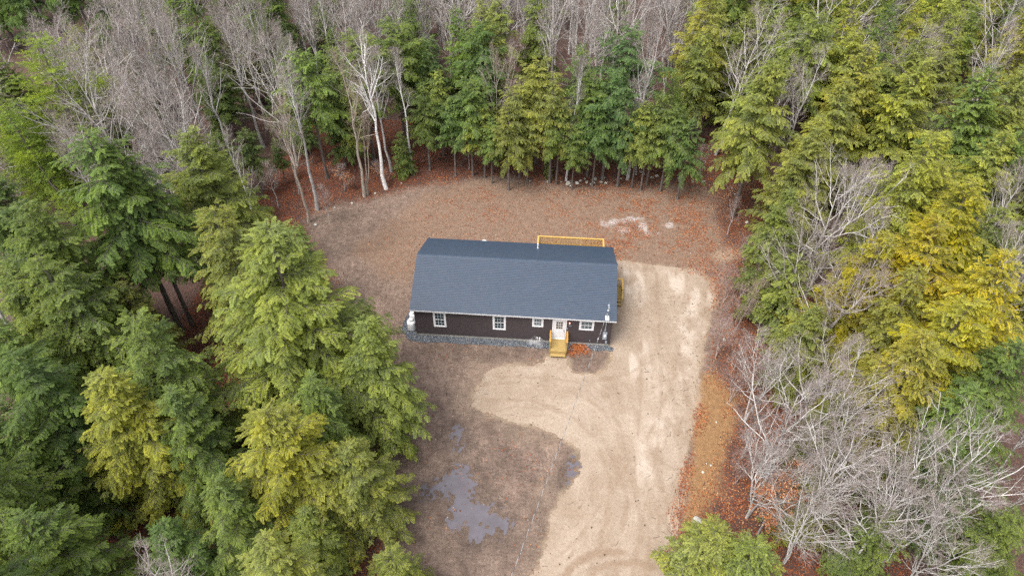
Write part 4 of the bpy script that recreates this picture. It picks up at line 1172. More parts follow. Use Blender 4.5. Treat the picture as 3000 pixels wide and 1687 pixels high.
add_bare('birch0', 18, .48, .36, M_BARK_W, ang1=.6, up=.75, lean=.05)
add_bare('birch1', 14, .52, .26, M_BARK_W, ang1=.55, up=.8, lean=.04, n1=9)
add_bare('wide0', 15, .30, .55, rk1=.022, ang1=.85, up=.5, n1=12, wob=.13)
add_bare('wide1', 15, .26, .50, rk1=.022, ang1=.8, up=.55, stems=2, n1=9, wob=.13)
add_bare('near0', 13, .28, .56, r0=.145, rk1=.021, ang1=.8, up=.6, n1=13, n2=8, n3=5, n4=3, wob=.16)
add_bare('near1', 13, .30, .50, r0=.13, rk1=.021, ang1=.75, up=.65, stems=3, n1=8, n2=8, n3=5, wob=.15)
add_bare('tall0', 18, .45, .34, ang1=.6, up=.8)
add_bare('tall1', 18, .40, .30, ang1=.6, up=.8, n1=10, wob=.12)
add_bare('tall2', 17, .50, .38, ang1=.7, up=.7, n1=10)
add_bare('tall3', 17, .38, .32, ang1=.55, up=.85, stems=2, n1=8)
add_bare('sap0', 7, .30, .34, ang1=.7, up=.7, n1=9, n2=6, n3=4, n4=2)
add_bare('sap1', 6, .2, .38, ang1=.75, up=.6, stems=3, n1=6, n2=5, n3=4, n4=3)
add_bare('beech0', 6.5, .15, .42, ang1=.85, up=.45, n1=13, n2=7, n3=5, n4=3, leaves=2600)
add_bare('beech1', 4, .12, .42, ang1=.9, up=.4, n1=10, n2=6, n3=4, n4=2, leaves=500)

TINT = dict(yellow=(.265, .272, .040), light=(.205, .242, .050), mid=(.142, .200, .044), dark=(.102, .160, .040), deep=(.095, .158, .046), pine=(.245, .320, .050), gold=(.315, .295, .020))
TREES = []                      # (x, y, R) of what stands already
def plant(kind, proto, x, y, H, label, cat, group=None, tint=None, rz=None, bark=None, Rs=1.0, lean=(0, 0)):
    p = PROTO[proto]
    rnd = random.Random(int(x * 131 + y * 977))
    z = float(GH(np.array([x]), np.array([y]))[0])
    e_ = empty(kind, (x, y, z - .05), rnd.uniform(0, 6.283) if rz is None else rz)
    s = H / p['H']; e_.scale = (s * Rs, s * Rs, s)
    if lean != (0, 0):
        e_.rotation_mode = 'XYZ'; e_.rotation_euler = (-lean[1], lean[0], e_.rotation_euler[2])
    tag(e_, label, cat, group)
    for nm in ('trunk', 'branches', 'crown', 'leaves'):
        if nm in p:
            o = ob(nm, p[nm], e_)
            if nm == 'crown' and tint is not None:
                v = rnd.uniform(.88, 1.12); c = TINT[tint]; o.color = (c[0] * v * rnd.uniform(.92, 1.08), c[1] * v, c[2] * v, 1)
            else:
                b = bark or (1, 1, 1); o.color = (*(b if nm == 'trunk' else [min(q_, 1.08) for q_ in b]), 1)
    TREES.append((x, y, p['R'] * s * Rs))
    return e_
# ------------------------------------------------------------------ the trees one can tell apart
# conifers: top of the tree in the picture (u, v), height, crown proto, width factor, tint, label
HEM = [
 (660, 575, 18.2, 'big0', 1.28, 'light', 'big pale green hemlock whose broad crown stands beside the yard, left of the propane tanks'),
 (470, 330, 16, 'big1', 1.08, 'light', 'pale green hemlock behind the big one at the left edge of the yard'),
 (225, 350, 18.6, 'stem0', 1.05, 'mid', 'tall hemlock with a long bare trunk showing in a gap of the left woods'),
 (280, 372, 17.5, 'stem0', .85, 'dark', 'darker twin hemlock leaning close beside the long bare trunk in the left woods'),
 (60, 520, 16.5, 'big1', 1.1, 'mid', 'broad hemlock cut by the left edge of the photo at mid height'),
 (300, 722, 10, 'big0', 1.0, 'light', 'short yellow green hemlock standing below the bare twin trunks'),
 (260, 935, 13.5, 'big0', 1.15, 'yellow', 'bright yellow hemlock at lower left beside a dark gap with bare twigs'),
 (670, 1035, 13, 'big1', 1.2, 'yellow', 'bright yellow green hemlock at the bottom, left of the large puddle'),
 (40, 880, 14, 'big2', 1.1, 'dark', 'dark hemlock at the left edge below the broad hemlock'),
 (-25, 130, 15, 'big1', 1.1, 'mid', 'hemlock cut by the photo edge at far upper left'), (-30, 815, 13, 'big2', 1.1, 'mid', 'hemlock cut by the left photo edge above the dark hemlock'),
 (15, 690, 13, 'big1', 1.0, 'mid', 'green hemlock at the left edge above the dark one'), (30, 1060, 11, 'big0', 1.0, 'mid', 'mid green hemlock at the left edge above the bottom corner'),
 (50, 1300, 12, 'big1', 1.1, 'mid', 'green hemlock filling the bottom left corner'),
 (918, 800, 12.5, 'big1', 1.0, 'light', 'green hemlock overhanging the brown yard above the large puddle'),
 (420, 985, 12, 'big0', 1.0, 'mid', 'mid green hemlock between the two bright yellow ones at lower left'),
 (545, 1200, 10.5, 'big2', 1.1, 'mid', 'low hemlock with grey twigs in the hollow between the yellow hemlocks'),
 (870, 1120, 9.5, 'big1', 1.25, 'light', 'low pale green hemlock reaching over the mud beside the large puddle'),
 (985, 1395, 6.5, 'small0', 1.1, 'light', 'small hemlock at the bottom edge left of the mud'),
 (400, 1320, 9, 'big2', 1.2, 'dark', 'shaded hemlock under the yellow one at the bottom left'),
 (740, 575, 9, 'edge2', 1.0, 'mid', 'small hemlock at the yard edge just right of the pale hemlock top'),
 (560, 640, 9, 'big1', 1.0, 'mid', 'shaded hemlock in the gap behind the biggest left hemlock'),
 (120, 690, 12, 'big0', 1.0, 'dark', 'dark hemlock between the broad left hemlock and the bare twin trunks'),
 (770, 1290, 7, 'big0', 1.3, 'light', 'low light green hemlock in front of the bright one at the bottom'),
 (1100, 178, 11, 'under2', .95, 'light', 'light green pointed hemlock at the back edge, left of the house ridge'),
 (1020, 5, 14, 'edge1', .9, 'dark', 'slim dark hemlock rising behind the white birch'),
 (1150, 35, 14, 'far0', 1.0, 'mid', 'tall hemlock behind the light green pointed one'),
 (1215, 8, 15, 'big2', .95, 'light', 'tallest olive hemlock of the back wood above the house'),
 (1075, 95, 12.5, 'edge0', 1.0, 'dark', 'dark hemlock right of the slim birch in the back wood'),
 (1355, 150, 13, 'under0', 1.05, 'light', 'light green hemlock at the back edge, above the rear deck left end'),
 (1465, 118, 14.5, 'under2', .9, 'mid', 'olive topped hemlock with a dark trunk by the stone pile'),
 (1545, 185, 13, 'under1', 1.1, 'deep', 'bluish green hemlock right of the stone pile'),
 (1620, 262, 10.5, 'under0', .95, 'light', 'green hemlock at the back edge right of the slim grey tree'),
 (1665, 235, 11.5, 'under1', .9, 'mid', 'rounded green hemlock near the right end of the back edge'),
 (1280, 255, 11, 'under2', 1.0, 'light', 'green hemlock with low boughs at the middle of the back edge'),
 (1235, 305, 8, 'under0', 1.05, 'mid', 'low leafy looking hemlock bough mass over the back edge'),
 (1410, 275, 9.5, 'under1', 1.0, 'mid', 'green hemlock whose boughs hang over the loose stones'),
 (1005, 335, 5, 'small0', 1.0, 'mid', 'small bushy hemlock right of the white birch foot'),
 (1062, 210, 11, 'under2', 1.0, 'mid', 'green hemlock left of the light pointed one at the back edge'),
 (1135, 255, 9.5, 'under1', 1.0, 'dark', 'dark hemlock right of the light pointed one at the back edge'),
 (1180, 200, 12, 'under0', 1.0, 'mid', 'hemlock with bare lower trunk above the house ridge left part'),
 (1215, 270, 9, 'under1', 1.05, 'light', 'light green leafy hemlock left of the forked bare tree'),
 (1310, 215, 11.5, 'under1', 1.0, 'light', 'slender green hemlock right of the forked bare tree'),
 (1330, 290, 8.5, 'under0', 1.0, 'light', 'light green low hemlock right of the forked bare tree'),
 (1395, 205, 12.5, 'under2', .95, 'light', 'slender hemlock with dark trunk left of the stone pile'),
 (1500, 190, 12.5, 'under0', 1.0, 'mid', 'green hemlock with bare trunk right of the olive topped one'),
 (1510, 270, 10, 'under1', 1.0, 'dark', 'dark hemlock behind the right end of the stone pile'),
 (1585, 225, 12, 'under2', 1.0, 'deep', 'bluish hemlock left of the pale grey bare tree at the back edge'),
 (1700, 270, 10.5, 'under1', 1.0, 'mid', 'hemlock with wide flat boughs at the right end of the back edge'),
 (1745, 300, 10, 'under2', 1.0, 'dark', 'dark hemlock just left of the right rear lawn corner'),
 (1640, 300, 9, 'under0', 1.0, 'light', 'light low hemlock right of the thin bare tree at the back edge'),
 (1450, 320, 8, 'under0', 1.0, 'mid', 'low green hemlock hanging above the stone pile'),
 (1380, 395, 2.6, 'small0', .8, 'mid', 'tiny hemlock sapling at the back edge near the loose stones'),
 (1955, 150, 16.5, 'stem0', 1.0, 'light', 'tall yellow green hemlock with bare leaning trunk at the right rear corner of the lawn'),
 (1810, -5, 14, 'big2', 1.05, 'light', 'broad olive hemlock high on the right of the grey far woods'),
 (1895, 25, 14, 'big1', .9, 'light', 'olive hemlock behind the one at the right rear lawn corner'),
 (2062, 318, 14, 'big1', .95, 'light', 'rounded yellow green hemlock right of the leaning bare trunk'),
 (2190, 108, 17, 'big0', .95, 'yellow', 'yellow green hemlock below the wide white bare tree at upper right'),
 (2330, 150, 16.5, 'big1', .9, 'yellow', 'yellow hemlock between two grey bare trees at upper right'),
 (2140, 200, 15.5, 'big2', .95, 'light', 'olive hemlock left below the yellow one at upper right'),
 (2290, 210, 13, 'big2', .9, 'mid', 'shaded green hemlock in front of the upper right yellow one'),
 (2462, 458, 16.5, 'big0', 1.05, 'gold', 'golden yellow hemlock, the brightest crown on the right side'),
 (2360, 560, 15.5, 'big1', 1.05, 'gold', 'golden hemlock just left below the brightest one'),
 (2225, 590, 14, 'big0', 1.0, 'gold', 'third golden hemlock, left of the golden pair, behind bare branches'),
 (2540, 640, 16, 'big2', 1.05, 'gold', 'golden green hemlock right of the golden pair at the photo edge'),
 (2440, 770, 15, 'big1', 1.1, 'gold', 'golden hemlock right below the golden pair'),
 (2330, 850, 14, 'big2', 1.05, 'yellow', 'yellow green hemlock over the shaded slope on the right'),
 (2560, 880, 14, 'big0', 1.0, 'mid', 'mid green hemlock at the right edge below the golden one'),
 (2440, 985, 12.5, 'big2', 1.05, 'mid', 'green hemlock above the lower right white bare trees'),
 (2130, 1010, 9, 'big1', 1.0, 'light', 'low yellow green hemlock among the bare trees on the right bank'),
 (2000, 480, 12, 'big0', .95, 'light', 'hemlock veiled by the bare tree right of the lawn'),
 (2060, 770, 9.5, 'big1', 1.0, 'light', 'green hemlock low behind the dark forked trunk'),
 (2010, 655, 8, 'small0', 1.2, 'light', 'small hemlock behind the fork of the bare tree right of the drive'),
 (1800, 1330, 6.5, 'small0', 1.35, 'light', 'small yellow green hemlock at the bottom edge right of the drive'),
 (1900, 1370, 6.5, 'small0', 1.35, 'light', 'second small hemlock at the bottom, right of the drive end'),
 (2556, 1300, 8, 'edge2', 1.2, 'mid', 'bright green hemlock at the lower right photo edge'),
 (2430, 1180, 9, 'big2', 1.05, 'dark', 'dark hemlock behind the leaning white trunk at lower right'),
 (2060, 1200, 6, 'small0', 1.2, 'light', 'small hemlock under the white bare crowns at lower right'),
 (2230, 1300, 6.5, 'small0', 1.2, 'mid', 'green hemlock under the lower right white bare crowns'),
 (2500, 175, 17, 'big1', .95, 'mid', 'green hemlock near the upper right photo edge'),
 (2572, 170, 16.5, 'big0', .95, 'light', 'olive hemlock cut by the upper right photo edge'),
 (2420, 25, 17, 'far2', 1.0, 'light', 'olive hemlock top at upper right above a grey bare tree'),
 (2245, 15, 17, 'far0', 1.0, 'mid', 'green hemlock right behind the wide white bare tree'),
 (2540, 330, 15.5, 'big2', 1.0, 'yellow', 'yellow hemlock above the golden one at the right edge'),
 (2380, 330, 14.5, 'big0', .9, 'yellow', 'yellow hemlock above the golden pair, left of the photo edge'),
]
PINE = [(15, 250, 13.5, 1.3, 'pale green white pine low at the left edge below the bright one'), (75, 88, 17, 1.45, 'bright green white pine with soft tufted boughs at the left edge'), (175, 210, 12.5, 1.2, 'smaller white pine beside the bright one at upper left'),
        (1705, 190, 11, .8, 'soft green pine with a bare grey trunk behind the right part of the back edge')]
for u, v, H, pr, Rs, tint, lab in HEM:
    if pr[:5] == 'under': H *= .93
    x, y = gp(u, v, H)
    plant('hemlock_tree', pr, x, y, H, lab, 'hemlock tree', 'hemlocks round the clearing', tint, Rs=Rs)
for u, v, H, Rs, lab in PINE:
    x, y = gp(u, v, H); plant('pine_tree', 'pine0', x, y, H, lab, 'pine tree', 'white pines', 'pine' if u < 1000 else 'mid', Rs=Rs)
# bare trees: foot in the picture (u, v), height, proto, bark multiplier, label [, lean]
G1 = (1, 1, 1); GW = (1.4, 1.39, 1.39); GB = (.72, .62, .52); GD = (.42, .34, .29)
BARE = [
 ('birch_tree', 972, 475, 19, 'birch0', (1.3, 1.3, 1.3), 1.05, 'tall white birch standing at the back left edge of the yard', (-.03, 0)),
 ('birch_tree', 1036, 425, 14.5, 'birch1', G1, 1.0, 'slim white birch right of the tall one', (.02, 0)),
 ('bare_tree', 776, 558, 15.5, 'tall0', (.95, .85, .72), 1.0, 'bare tree with mossy grey trunk, leftmost foot at the yard edge', (-.02, 0)),
 ('bare_tree', 797, 528, 17.5, 'tall2', G1, 1.1, 'bare grey tree right beside the mossy one at the yard edge', (-.02, 0)),
 ('bare_tree', 917, 494, 16.5, 'tall1', (.95, .86, .74), 1.05, 'bare tree with lichened trunk just left of the tall white birch', (-.03, 0)),
 ('bare_tree', 925, 492, 14, 'tall3', GB, .9, 'thin bare tree touching the lichened one left of the birch', (.0, 0)),
 ('bare_tree', 985, 430, 16, 'tall0', G1, 1.0, 'grey bare tree behind the tall white birch', (0, 0)),
 ('bare_tree', 1245, 412, 15.5, 'wide1', (1, .92, .84), .72, 'bare tree with upright fork in the middle of the back edge', (0, 0)),
 ('bare_tree', 1424, 455, 15, 'birch1', (.75, .75, .75), .8, 'thin pale leaning tree by the stone pile', (.05, 0)),
 ('bare_tree', 1440, 462, 9.5, 'tall2', GD, .5, 'dark broken trunk standing in the stone pile', (0, 0)),
 ('bare_tree', 1578, 452, 17.5, 'tall1', (1.1, 1.1, 1.1), 1.05, 'pale grey bare tree at the back edge above the white lime patch', (.02, 0)),
 ('bare_tree', 1600, 440, 12, 'tall3', G1, .8, 'thin bare tree right of the pale one at the back edge', (.03, 0)),
 ('bare_tree', 357, 472, 17, 'wide0', GW, 1.0, 'big white limbed bare tree spreading in the left woods', (-.03, 0)),
 ('bare_tree', 22, 320, 16, 'wide1', GW, .95, 'white bare tree at the upper left photo edge', (0, 0)),
 ('bare_tree', 545, 408, 17, 'wide0', G1, .9, 'grey bare tree with crooked limbs in the left back wood', (-.03, 0)),
 ('bare_tree', 603, 432, 16.5, 'tall0', G1, 1.1, 'straight grey bare tree right of the crooked one in the left back wood', (-.02, 0)),
 ('bare_tree', 665, 372, 17, 'tall2', G1, 1.15, 'grey bare tree with fine fan of twigs, left of the white birch', (-.02, 0)),
 ('bare_tree', 470, 352, 17.5, 'wide1', G1, .9, 'bare tree with reddish twigs at upper left', (-.03, 0)),
 ('bare_tree', 405, 395, 14, 'tall1', G1, 1.1, 'bare tree with many fine twigs behind the white limbed one', (-.04, 0)),
 ('bare_tree', 2006, 290, 20, 'wide1', GW, .95, 'wide white bare tree with many upright limbs at upper right', (.02, 0)),
 ('bare_tree', 2120, 225, 18.5, 'wide0', GW, .8, 'smaller white bare tree right of the wide one at upper right', (.03, 0)),
 ('bare_tree', 2192, 382, 10, 'wide0', (1.1, 1.05, 1), .95, 'low forked bare tree in a gap between yellow hemlocks', (.04, 0)),
 ('bare_tree', 2430, 245, 16, 'tall3', G1, 1.1, 'bare tree with dense grey twigs near the upper right corner', (.02, 0)),
 ('bare_tree', 2116, 640, 11.5, 'near1', GW, .8, 'white stemmed bare tree rising in front of the rounded hemlock', (.05, 0)),
 ('bare_tree', 2150, 614, 11, 'tall3', GW, .9, 'thin white bare tree between the rounded and the golden hemlocks', (.08, 0)),
 ('bare_tree', 2218, 558, 12, 'near0', GW, .75, 'bare tree with tan leaves left above the golden hemlocks', (.07, 0)),
 ('bare_tree', 1957, 930, 14.5, 'near0', (1.05, 1.0, .96), 1.12, 'big bare tree with dark forked trunk leaning over the driveway', (-.24, .04)),
 ('bare_tree', 1975, 870, 14, 'wide1', (1.0, .97, .94), .85, 'second dark trunked bare tree just behind the big forked one', (.10, 0)),
 ('bare_tree', 1873, 1060, 9.5, 'near1', GW, 1.0, 'bare tree with mossy lower trunk at the bank edge by the drive', (-.03, 0)),
 ('bare_tree', 1995, 1130, 12, 'near0', GW, .85, 'white bare tree standing right of the big forked one on the bank', (.04, 0)),
 ('bare_tree', 1868, 1150, 7.5, 'sap0', G1, 1.1, 'slender pale tree with spotted bark beside the bank rocks', (0, 0)),
 ('bare_tree', 1925, 1180, 8.5, 'tall3', GB, .7, 'slim mossy tree right of the spotted one', (.05, 0)),
]
for kind, u, v, H, pr, bk, Rs, lab, lean in BARE:
    x, y = gp(u, v); plant(kind, pr, x, y, H, lab, 'birch tree' if kind[0:3] == 'bir' else 'bare tree', 'bare trees round the clearing', None, bark=bk, Rs=Rs, lean=lean)
# lower right cluster: given by the middle of the crown top
for u, v, H, pr, Rs, lab in [
 (2060, 960, 12.5, 'near0', 1.0, 'white bare tree with the leftmost crown of the lower right cluster'),
 (2210, 940, 13.5, 'near1', 1.0, 'white bare tree with the highest crown of the lower right cluster'),
 (2350, 1075, 12.5, 'near0', .95, 'white bare tree in the middle of the lower right cluster'),
 (2490, 1085, 13, 'wide0', .9, 'white bare tree with limbs reaching the right photo edge'),
 (2110, 1190, 10.5, 'near1', 1.0, 'low white bare tree at the bottom of the lower right cluster'),
 (2290, 1230, 10.5, 'near0', 1.0, 'white bare tree crossing the others at the bottom right'),
 (1985, 1080, 10, 'near1', 1.05, 'white bare tree over the peach leaved beeches'), (2160, 1060, 12, 'near0', 1.05, 'white bare tree between the leftmost and the highest crowns of the lower right cluster'), (2390, 1200, 11, 'near1', 1.0, 'white bare tree before the dark hemlock at lower right'),
 (2450, 1290, 9, 'wide1', 1.0, 'white bare tree in the bottom right corner')]:
    x, y = gp(u, v, H); plant('bare_tree', pr, x, y, H, lab, 'bare tree', 'white bare trees at the lower right', None, bark=(1.4, 1.4, 1.4), Rs=Rs)
for u, v, H, pr, lab in [
 (1905, 1345, 6.5, 'beech0', 'young beech with many peach coloured leaves at lower right'), (1965, 1290, 5.5, 'beech0', 'second peach leaved beech under the white crowns'),
 (868, 480, 3.6, 'beech1', 'small rust leaved beech left of the white birch foot'), (960, 462, 3.2, 'beech1', 'rust leaved sapling touching the white birch trunk'),
 (1850, 520, 4.0, 'beech1', 'rust leaved sapling under the hemlock at the right lawn corner'), (2035, 262, 5, 'beech1', 'orange leaved sapling under the wide white bare tree')]:
    x, y = gp(u, v); plant('beech_tree', pr, x, y, H, lab, 'beech tree', 'young beeches with dead leaves', None)
for u, v, H, pr, lab in [
 (170, 1090, 7.5, 'sap0', 'thin bare sapling in the dark gap left of the bright yellow hemlock'), (225, 1180, 7, 'sap1', 'branching bare sapling lower in the dark gap at left'),
 (150, 900, 6.5, 'sap0', 'bare reddish sapling above the dark gap at left'), (40, 870, 6, 'sap1', 'grey bare bush at the left photo edge'),
 (640, 760, 7.5, 'sap1', 'grey bare bush between the two biggest left hemlocks'), (590, 830, 6, 'sap0', 'small grey sapling by the foot of the twin trunks'),
 (80, 560, 8, 'sap1', 'bundle of bare stems at upper left below the pine'), (-20, 1580, 6.0, 'sap1', 'bare white branches in the bottom left corner'),
 (830, 560, 5.5, 'sap0', 'crooked bare sapling leaning over the yard edge'), (700, 520, 6.5, 'sap0', 'crooked grey sapling above the pale hemlock'),
 (1180, 425, 4.5, 'sap0', 'thin dead sapling left in the back edge'), (1320, 440, 4.5, 'sap0', 'thin grey sapling at the middle of the back edge'),
 (1690, 440, 4, 'sap1', 'bare brush clump right in the back edge'), (1760, 445, 4, 'sap1', 'bare brush clump at the right end of the back edge'),
 (1830, 590, 5, 'sap0', 'thin sapling at the right lawn edge'), (1850, 830, 5.5, 'sap1', 'reddish twiggy bush at the bank beside the drive'),
 (1800, 900, 5, 'sap1', 'twiggy grey bush nearest the drive'), (1900, 770, 5.5, 'sap1', 'twiggy bush left of the dark forked trunk'),
 (1820, 760, 4.2, 'sap1', 'low reddish bush at the upper end of the drive edge'), (1845, 930, 5, 'sap0', 'thin reddish sapling at the top of the orange bank'), (1835, 1010, 4.6, 'sap1', 'reddish brush clump on the middle of the bank'),
 (1880, 985, 5.4, 'sap0', 'thin pale sapling between the mossy tree and the reddish brush'), (1850, 1215, 4.2, 'sap1', 'reddish brush clump above the peach leaved beech'), (1865, 700, 5, 'sap1', 'reddish brush clump at the lawn corner by the drive end')]:
    x, y = gp(u, v); plant('sapling', pr, x, y, H, lab, 'sapling', 'bare saplings', None, bark=(1.1, .92, .88) if u > 1770 else (1.1, 1.05, 1.03))

# ------------------------------------------------------------------ the rest of the forest
MAP = [
 ([(100, 120), (720, 120), (720, 470), (100, 470)], .06, ('mid', 'dark')),
  # picture polygon (where the crown shows) -> share of conifers, tints
 ([(1290, -300), (1760, -300), (1740, 150), (1290, 140)], .05, ('mid', 'light')),
 ([(620, -300), (1290, -300), (1290, 60), (1010, 60), (900, 250), (620, 250)], .22, ('dark', 'mid')),
 ([(150, 120), (620, -50), (860, 250), (860, 330), (480, 330), (330, 330), (150, 260)], .20, ('dark', 'mid')),
 ([(-400, -300), (230, -300), (230, 110), (-400, 200)], .85, ('deep', 'dark', 'mid')),
 ([(230, -300), (620, -300), (620, -50), (230, 80)], .45, ('dark', 'mid')),
 ([(860, 60), (1060, 60), (1060, 420), (860, 420)], .5, ('mid', 'dark')),
 ([(1060, 60), (1300, 60), (1300, 420), (1060, 420)], .82, ('mid', 'dark', 'light')),
 ([(1290, 140), (1740, 150), (1740, 460), (1290, 460)], .62, ('mid', 'deep')),
 ([(1740, -300), (3000, -300), (3000, 460), (1740, 460)], .70, ('light', 'mid', 'yellow', 'light')),
 ([(1750, 460), (3000, 460), (3000, 1000), (1750, 1000)], .85, ('light', 'yellow', 'mid')),
 ([(1750, 1000), (3000, 1000), (3000, 1900), (1750, 1900)], .55, ('mid', 'dark')),
 ([(-500, 330), (860, 330), (860, 1900), (-500, 1900)], .88, ('mid', 'dark', 'light')),
]
MAPW = [(np.array(p, float), f, t_) for p, f, t_ in MAP]
rg = np.random.default_rng(23)
KEEPS = [np.array(p_, float) for p_ in ([(290, 520), (480, 560), (500, 880), (380, 880)], [(-50, 40), (250, 60), (250, 480), (-50, 480)], [(140, 20), (420, 20), (420, 480), (250, 480)], [(60, 900), (240, 900), (240, 1200), (100, 1200)])]
cands = []
def scatter(step, x0, x1, y0, y1):
    out = []
    for yy in np.arange(y0, y1, step):
        for xx in np.arange(x0, x1, step):
            out.append((xx + rg.uniform(-.45, .45) * step, yy + rg.uniform(-.45, .45) * step))
    return out
pts = scatter(4.0, -60, 70, -30, 44) + scatter(4.3, -95, 105, 44, 80) + scatter(4.6, -115, 125, 80, 110)
fill = []
for x, y in pts:
    dcl = float(sdpoly(np.array([x]), np.array([y]), CLEAR)[0])
    if dcl < 1.2: continue
    up_ = pj(np.array([x, y, 11.0])); ft = pj(np.array([x, y, 0.0])); tp = pj(np.array([x, y, 15.0]))
    if up_[0] < -160 or up_[0] > 2740 or up_[1] < -40 and ft[1] < -20 or tp[1] > 1500: continue
    dist = math.hypot(x - CAM[0], y - CAM[1])
    if dist < 10: continue
    share, tints = .6, ('mid',)
    for P, f_, t_ in MAPW:
        if sdpoly(np.array([up_[0]]), np.array([up_[1]]), P)[0] < 0: share, tints = f_, t_; break
    con = rg.uniform() < share
    H = rg.uniform(12.5, 17.5) if con else rg.uniform(14, 19)
    if dcl < 4: H *= .72
    ok = True
    for tx, ty, tr in TREES:
        dd_ = math.hypot(tx - x, ty - y)
        if dd_ < max(2.5 if dist > 60 else 2.9, .62 * tr if dist < 75 else 0): ok = False; break
    if not ok: continue
    tint = tints[int(rg.integers(0, len(tints)))]
    if con: pr = ['far0', 'far1', 'far2'][int(rg.integers(0, 3))] if dist > 78 else (['under0', 'under1', 'under2'][int(rg.integers(0, 3))] if dcl < 14 and y > 20 else ['edge0', 'edge1', 'edge2', 'big1', 'big2'][int(rg.integers(0, 5))])
    else: pr = ['tall0', 'tall1', 'tall2', 'tall3', 'wide0', 'wide1'][int(rg.integers(0, 6))]
    if con and any(sdpoly(np.array([q_[0]]), np.array([q_[1]]), KEEP)[0] < 0 for q_ in (up_, pj(np.array([x, y, 6.0])), tp) for KEEP in KEEPS): continue
    hide = up_[1] > 900 and up_[0] > 1750
    if hide: H = min(H, 9)
    fill.append((x, y, H, con, pr, tint, up_, dist, dcl))
    TREES.append((x, y, 0))
for x, y in scatter(3.5, -75, 40, 8, 62):
    up_ = pj(np.array([x, y, 4.0]))
    dcl = float(sdpoly(np.array([x]), np.array([y]), CLEAR)[0])
    if dcl < 2.5 or not (150 < up_[0] < 1060 and 120 < up_[1] < 480): continue
    if min(math.hypot(tx - x, ty - y) for tx, ty, tr in TREES) < 1.7: continue
    fill.append((x, y, rg.uniform(5.5, 10.5), True, ['under2', 'small0', 'edge2', 'under0'][int(rg.integers(0, 4))], ['mid', 'light', 'mid', 'dark'][int(rg.integers(0, 4))], up_, 60, dcl))
    TREES.append((x, y, 0))
for x, y in scatter(3.4, -70, 60, 46, 112):
    up_ = pj(np.array([x, y, 6.0]))
    if not (620 < up_[0] < 1790 and -60 < up_[1] < 260): continue
    if min(math.hypot(tx - x, ty - y) for tx, ty, tr in TREES) < 2.0: continue
    fill.append((x, y, rg.uniform(8, 14), False, ['tall0', 'tall1', 'tall3', 'birch1'][int(rg.integers(0, 4))], 'mid', up_, 90, 30))
    TREES.append((x, y, 0))
# names for places in the wood
COLS = [(-999, 330, 'at the far left'), (330, 640, 'in the left woods'), (640, 900, 'left of the white birch'), (900, 1130, 'behind the white birch'), (1130, 1330, 'above the left half of the house'),
        (1330, 1540, 'above the rear deck'), (1540, 1760, 'above the lime patch'), (1760, 1980, 'beyond the right lawn corner'), (1980, 2230, 'in the right woods'), (2230, 9999, 'at the far right')]
def row(v, dcl):
    if v < 0: return 'top edge row'
    if v < 90: return 'uppermost row'
    if v < 190: return 'upper row'
    if v < 320: return 'middle row'
    if v < 520: return 'lower row'
    if v < 800: return 'halfway down'
    if v < 1100: return 'low down'
    return 'bottom part'
groups_ = {}
for k, fdat in enumerate(fill):
    x, y, H, con, pr, tint, up_, dist, dcl = fdat
    c_ = next(n_ for a_, b_, n_ in COLS if a_ <= up_[0] < b_)
    groups_.setdefault((con, c_, row(up_[1], dcl)), []).append((up_[0], k))
ORD = ['first', 'second', 'third', 'fourth', 'fifth', 'sixth', 'seventh', 'eighth', 'ninth', 'tenth', 'eleventh', 'twelfth', 'thirteenth', 'fourteenth', 'fifteenth', 'sixteenth', 'seventeenth', 'eighteenth', 'nineteenth', 'twentieth']
WORDS = dict(yellow='yellow green', light='olive green', mid='mid green', dark='dark green', deep='bluish green')
for (con, c_, r_), mem in groups_.items():
    mem.sort()
    for j, (_, k) in enumerate(mem):
        x, y, H, con, pr, tint, up_, dist, dcl = fill[k]
        od = '' if len(mem) == 1 else ', ' + ORD[min(j, 19)] + ' from left'
        TREES_N = len(TREES)
        if con:
            plant('hemlock_tree', pr, x, y, H, '%s hemlock %s, %s%s' % (WORDS[tint], c_, r_, od), 'hemlock tree', 'hemlocks of the surrounding forest', tint)
        else:
            b = rg.uniform(.85, 1.3); plant('bare_tree', pr, x, y, H, 'bare grey tree %s, %s%s' % (c_, r_, od), 'bare tree', 'bare trees of the surrounding forest', None, bark=(b, b * .985, b * .97))
print('fill trees', len(fill), sum(1 for f in fill if f[3]), 'all', len(TREES))

# ------------------------------------------------------------------ stones
def stone_mesh(seed):
    bm = bmesh.new(); bmesh.ops.create_icosphere(bm, subdivisions=3, radius=1)
    rr = np.random.default_rng(seed); pl = unit(rr.normal(0, 1, (9, 3))); dd_ = rr.uniform(.55, .9, 9)
    for v in bm.verts:
        c = np.array(v.co)
        for n_, d_ in zip(pl, dd_):
            k = c @ n_ - d_
            if k > 0: c = c - n_ * k * .9
        v.co = c * (1 + .06 * (vnoise(np.array([c[0] * 3 + 7]), np.array([c[1] * 3 + c[2] * 2]), seed)[0] - .5))
    me = bpy.data.meshes.new('stone'); bm.to_mesh(me); bm.free(); me.materials.append(M_STONE); return me
t = NT('field_stone'); P = t.obj()
c = t.mix(t.ramp(t.noise(P, 1.6, 5, .65), [(.3, 0), (.7, 1)]), (.26, .235, .205), (.52, .495, .46))
c = t.mix(t.ramp(t.noise(P, 4, 4), [(.58, 0), (.7, .6)]), c, (.14, .125, .105)); c = t.mix(1.0, c, t.ocol(), 'MULTIPLY')
M_STONE = t.pbr(c, .9, .2, t.bump(t.noise(P, 7, 4), .05, .5))
STM = [stone_mesh(s_) for s_ in range(5)]
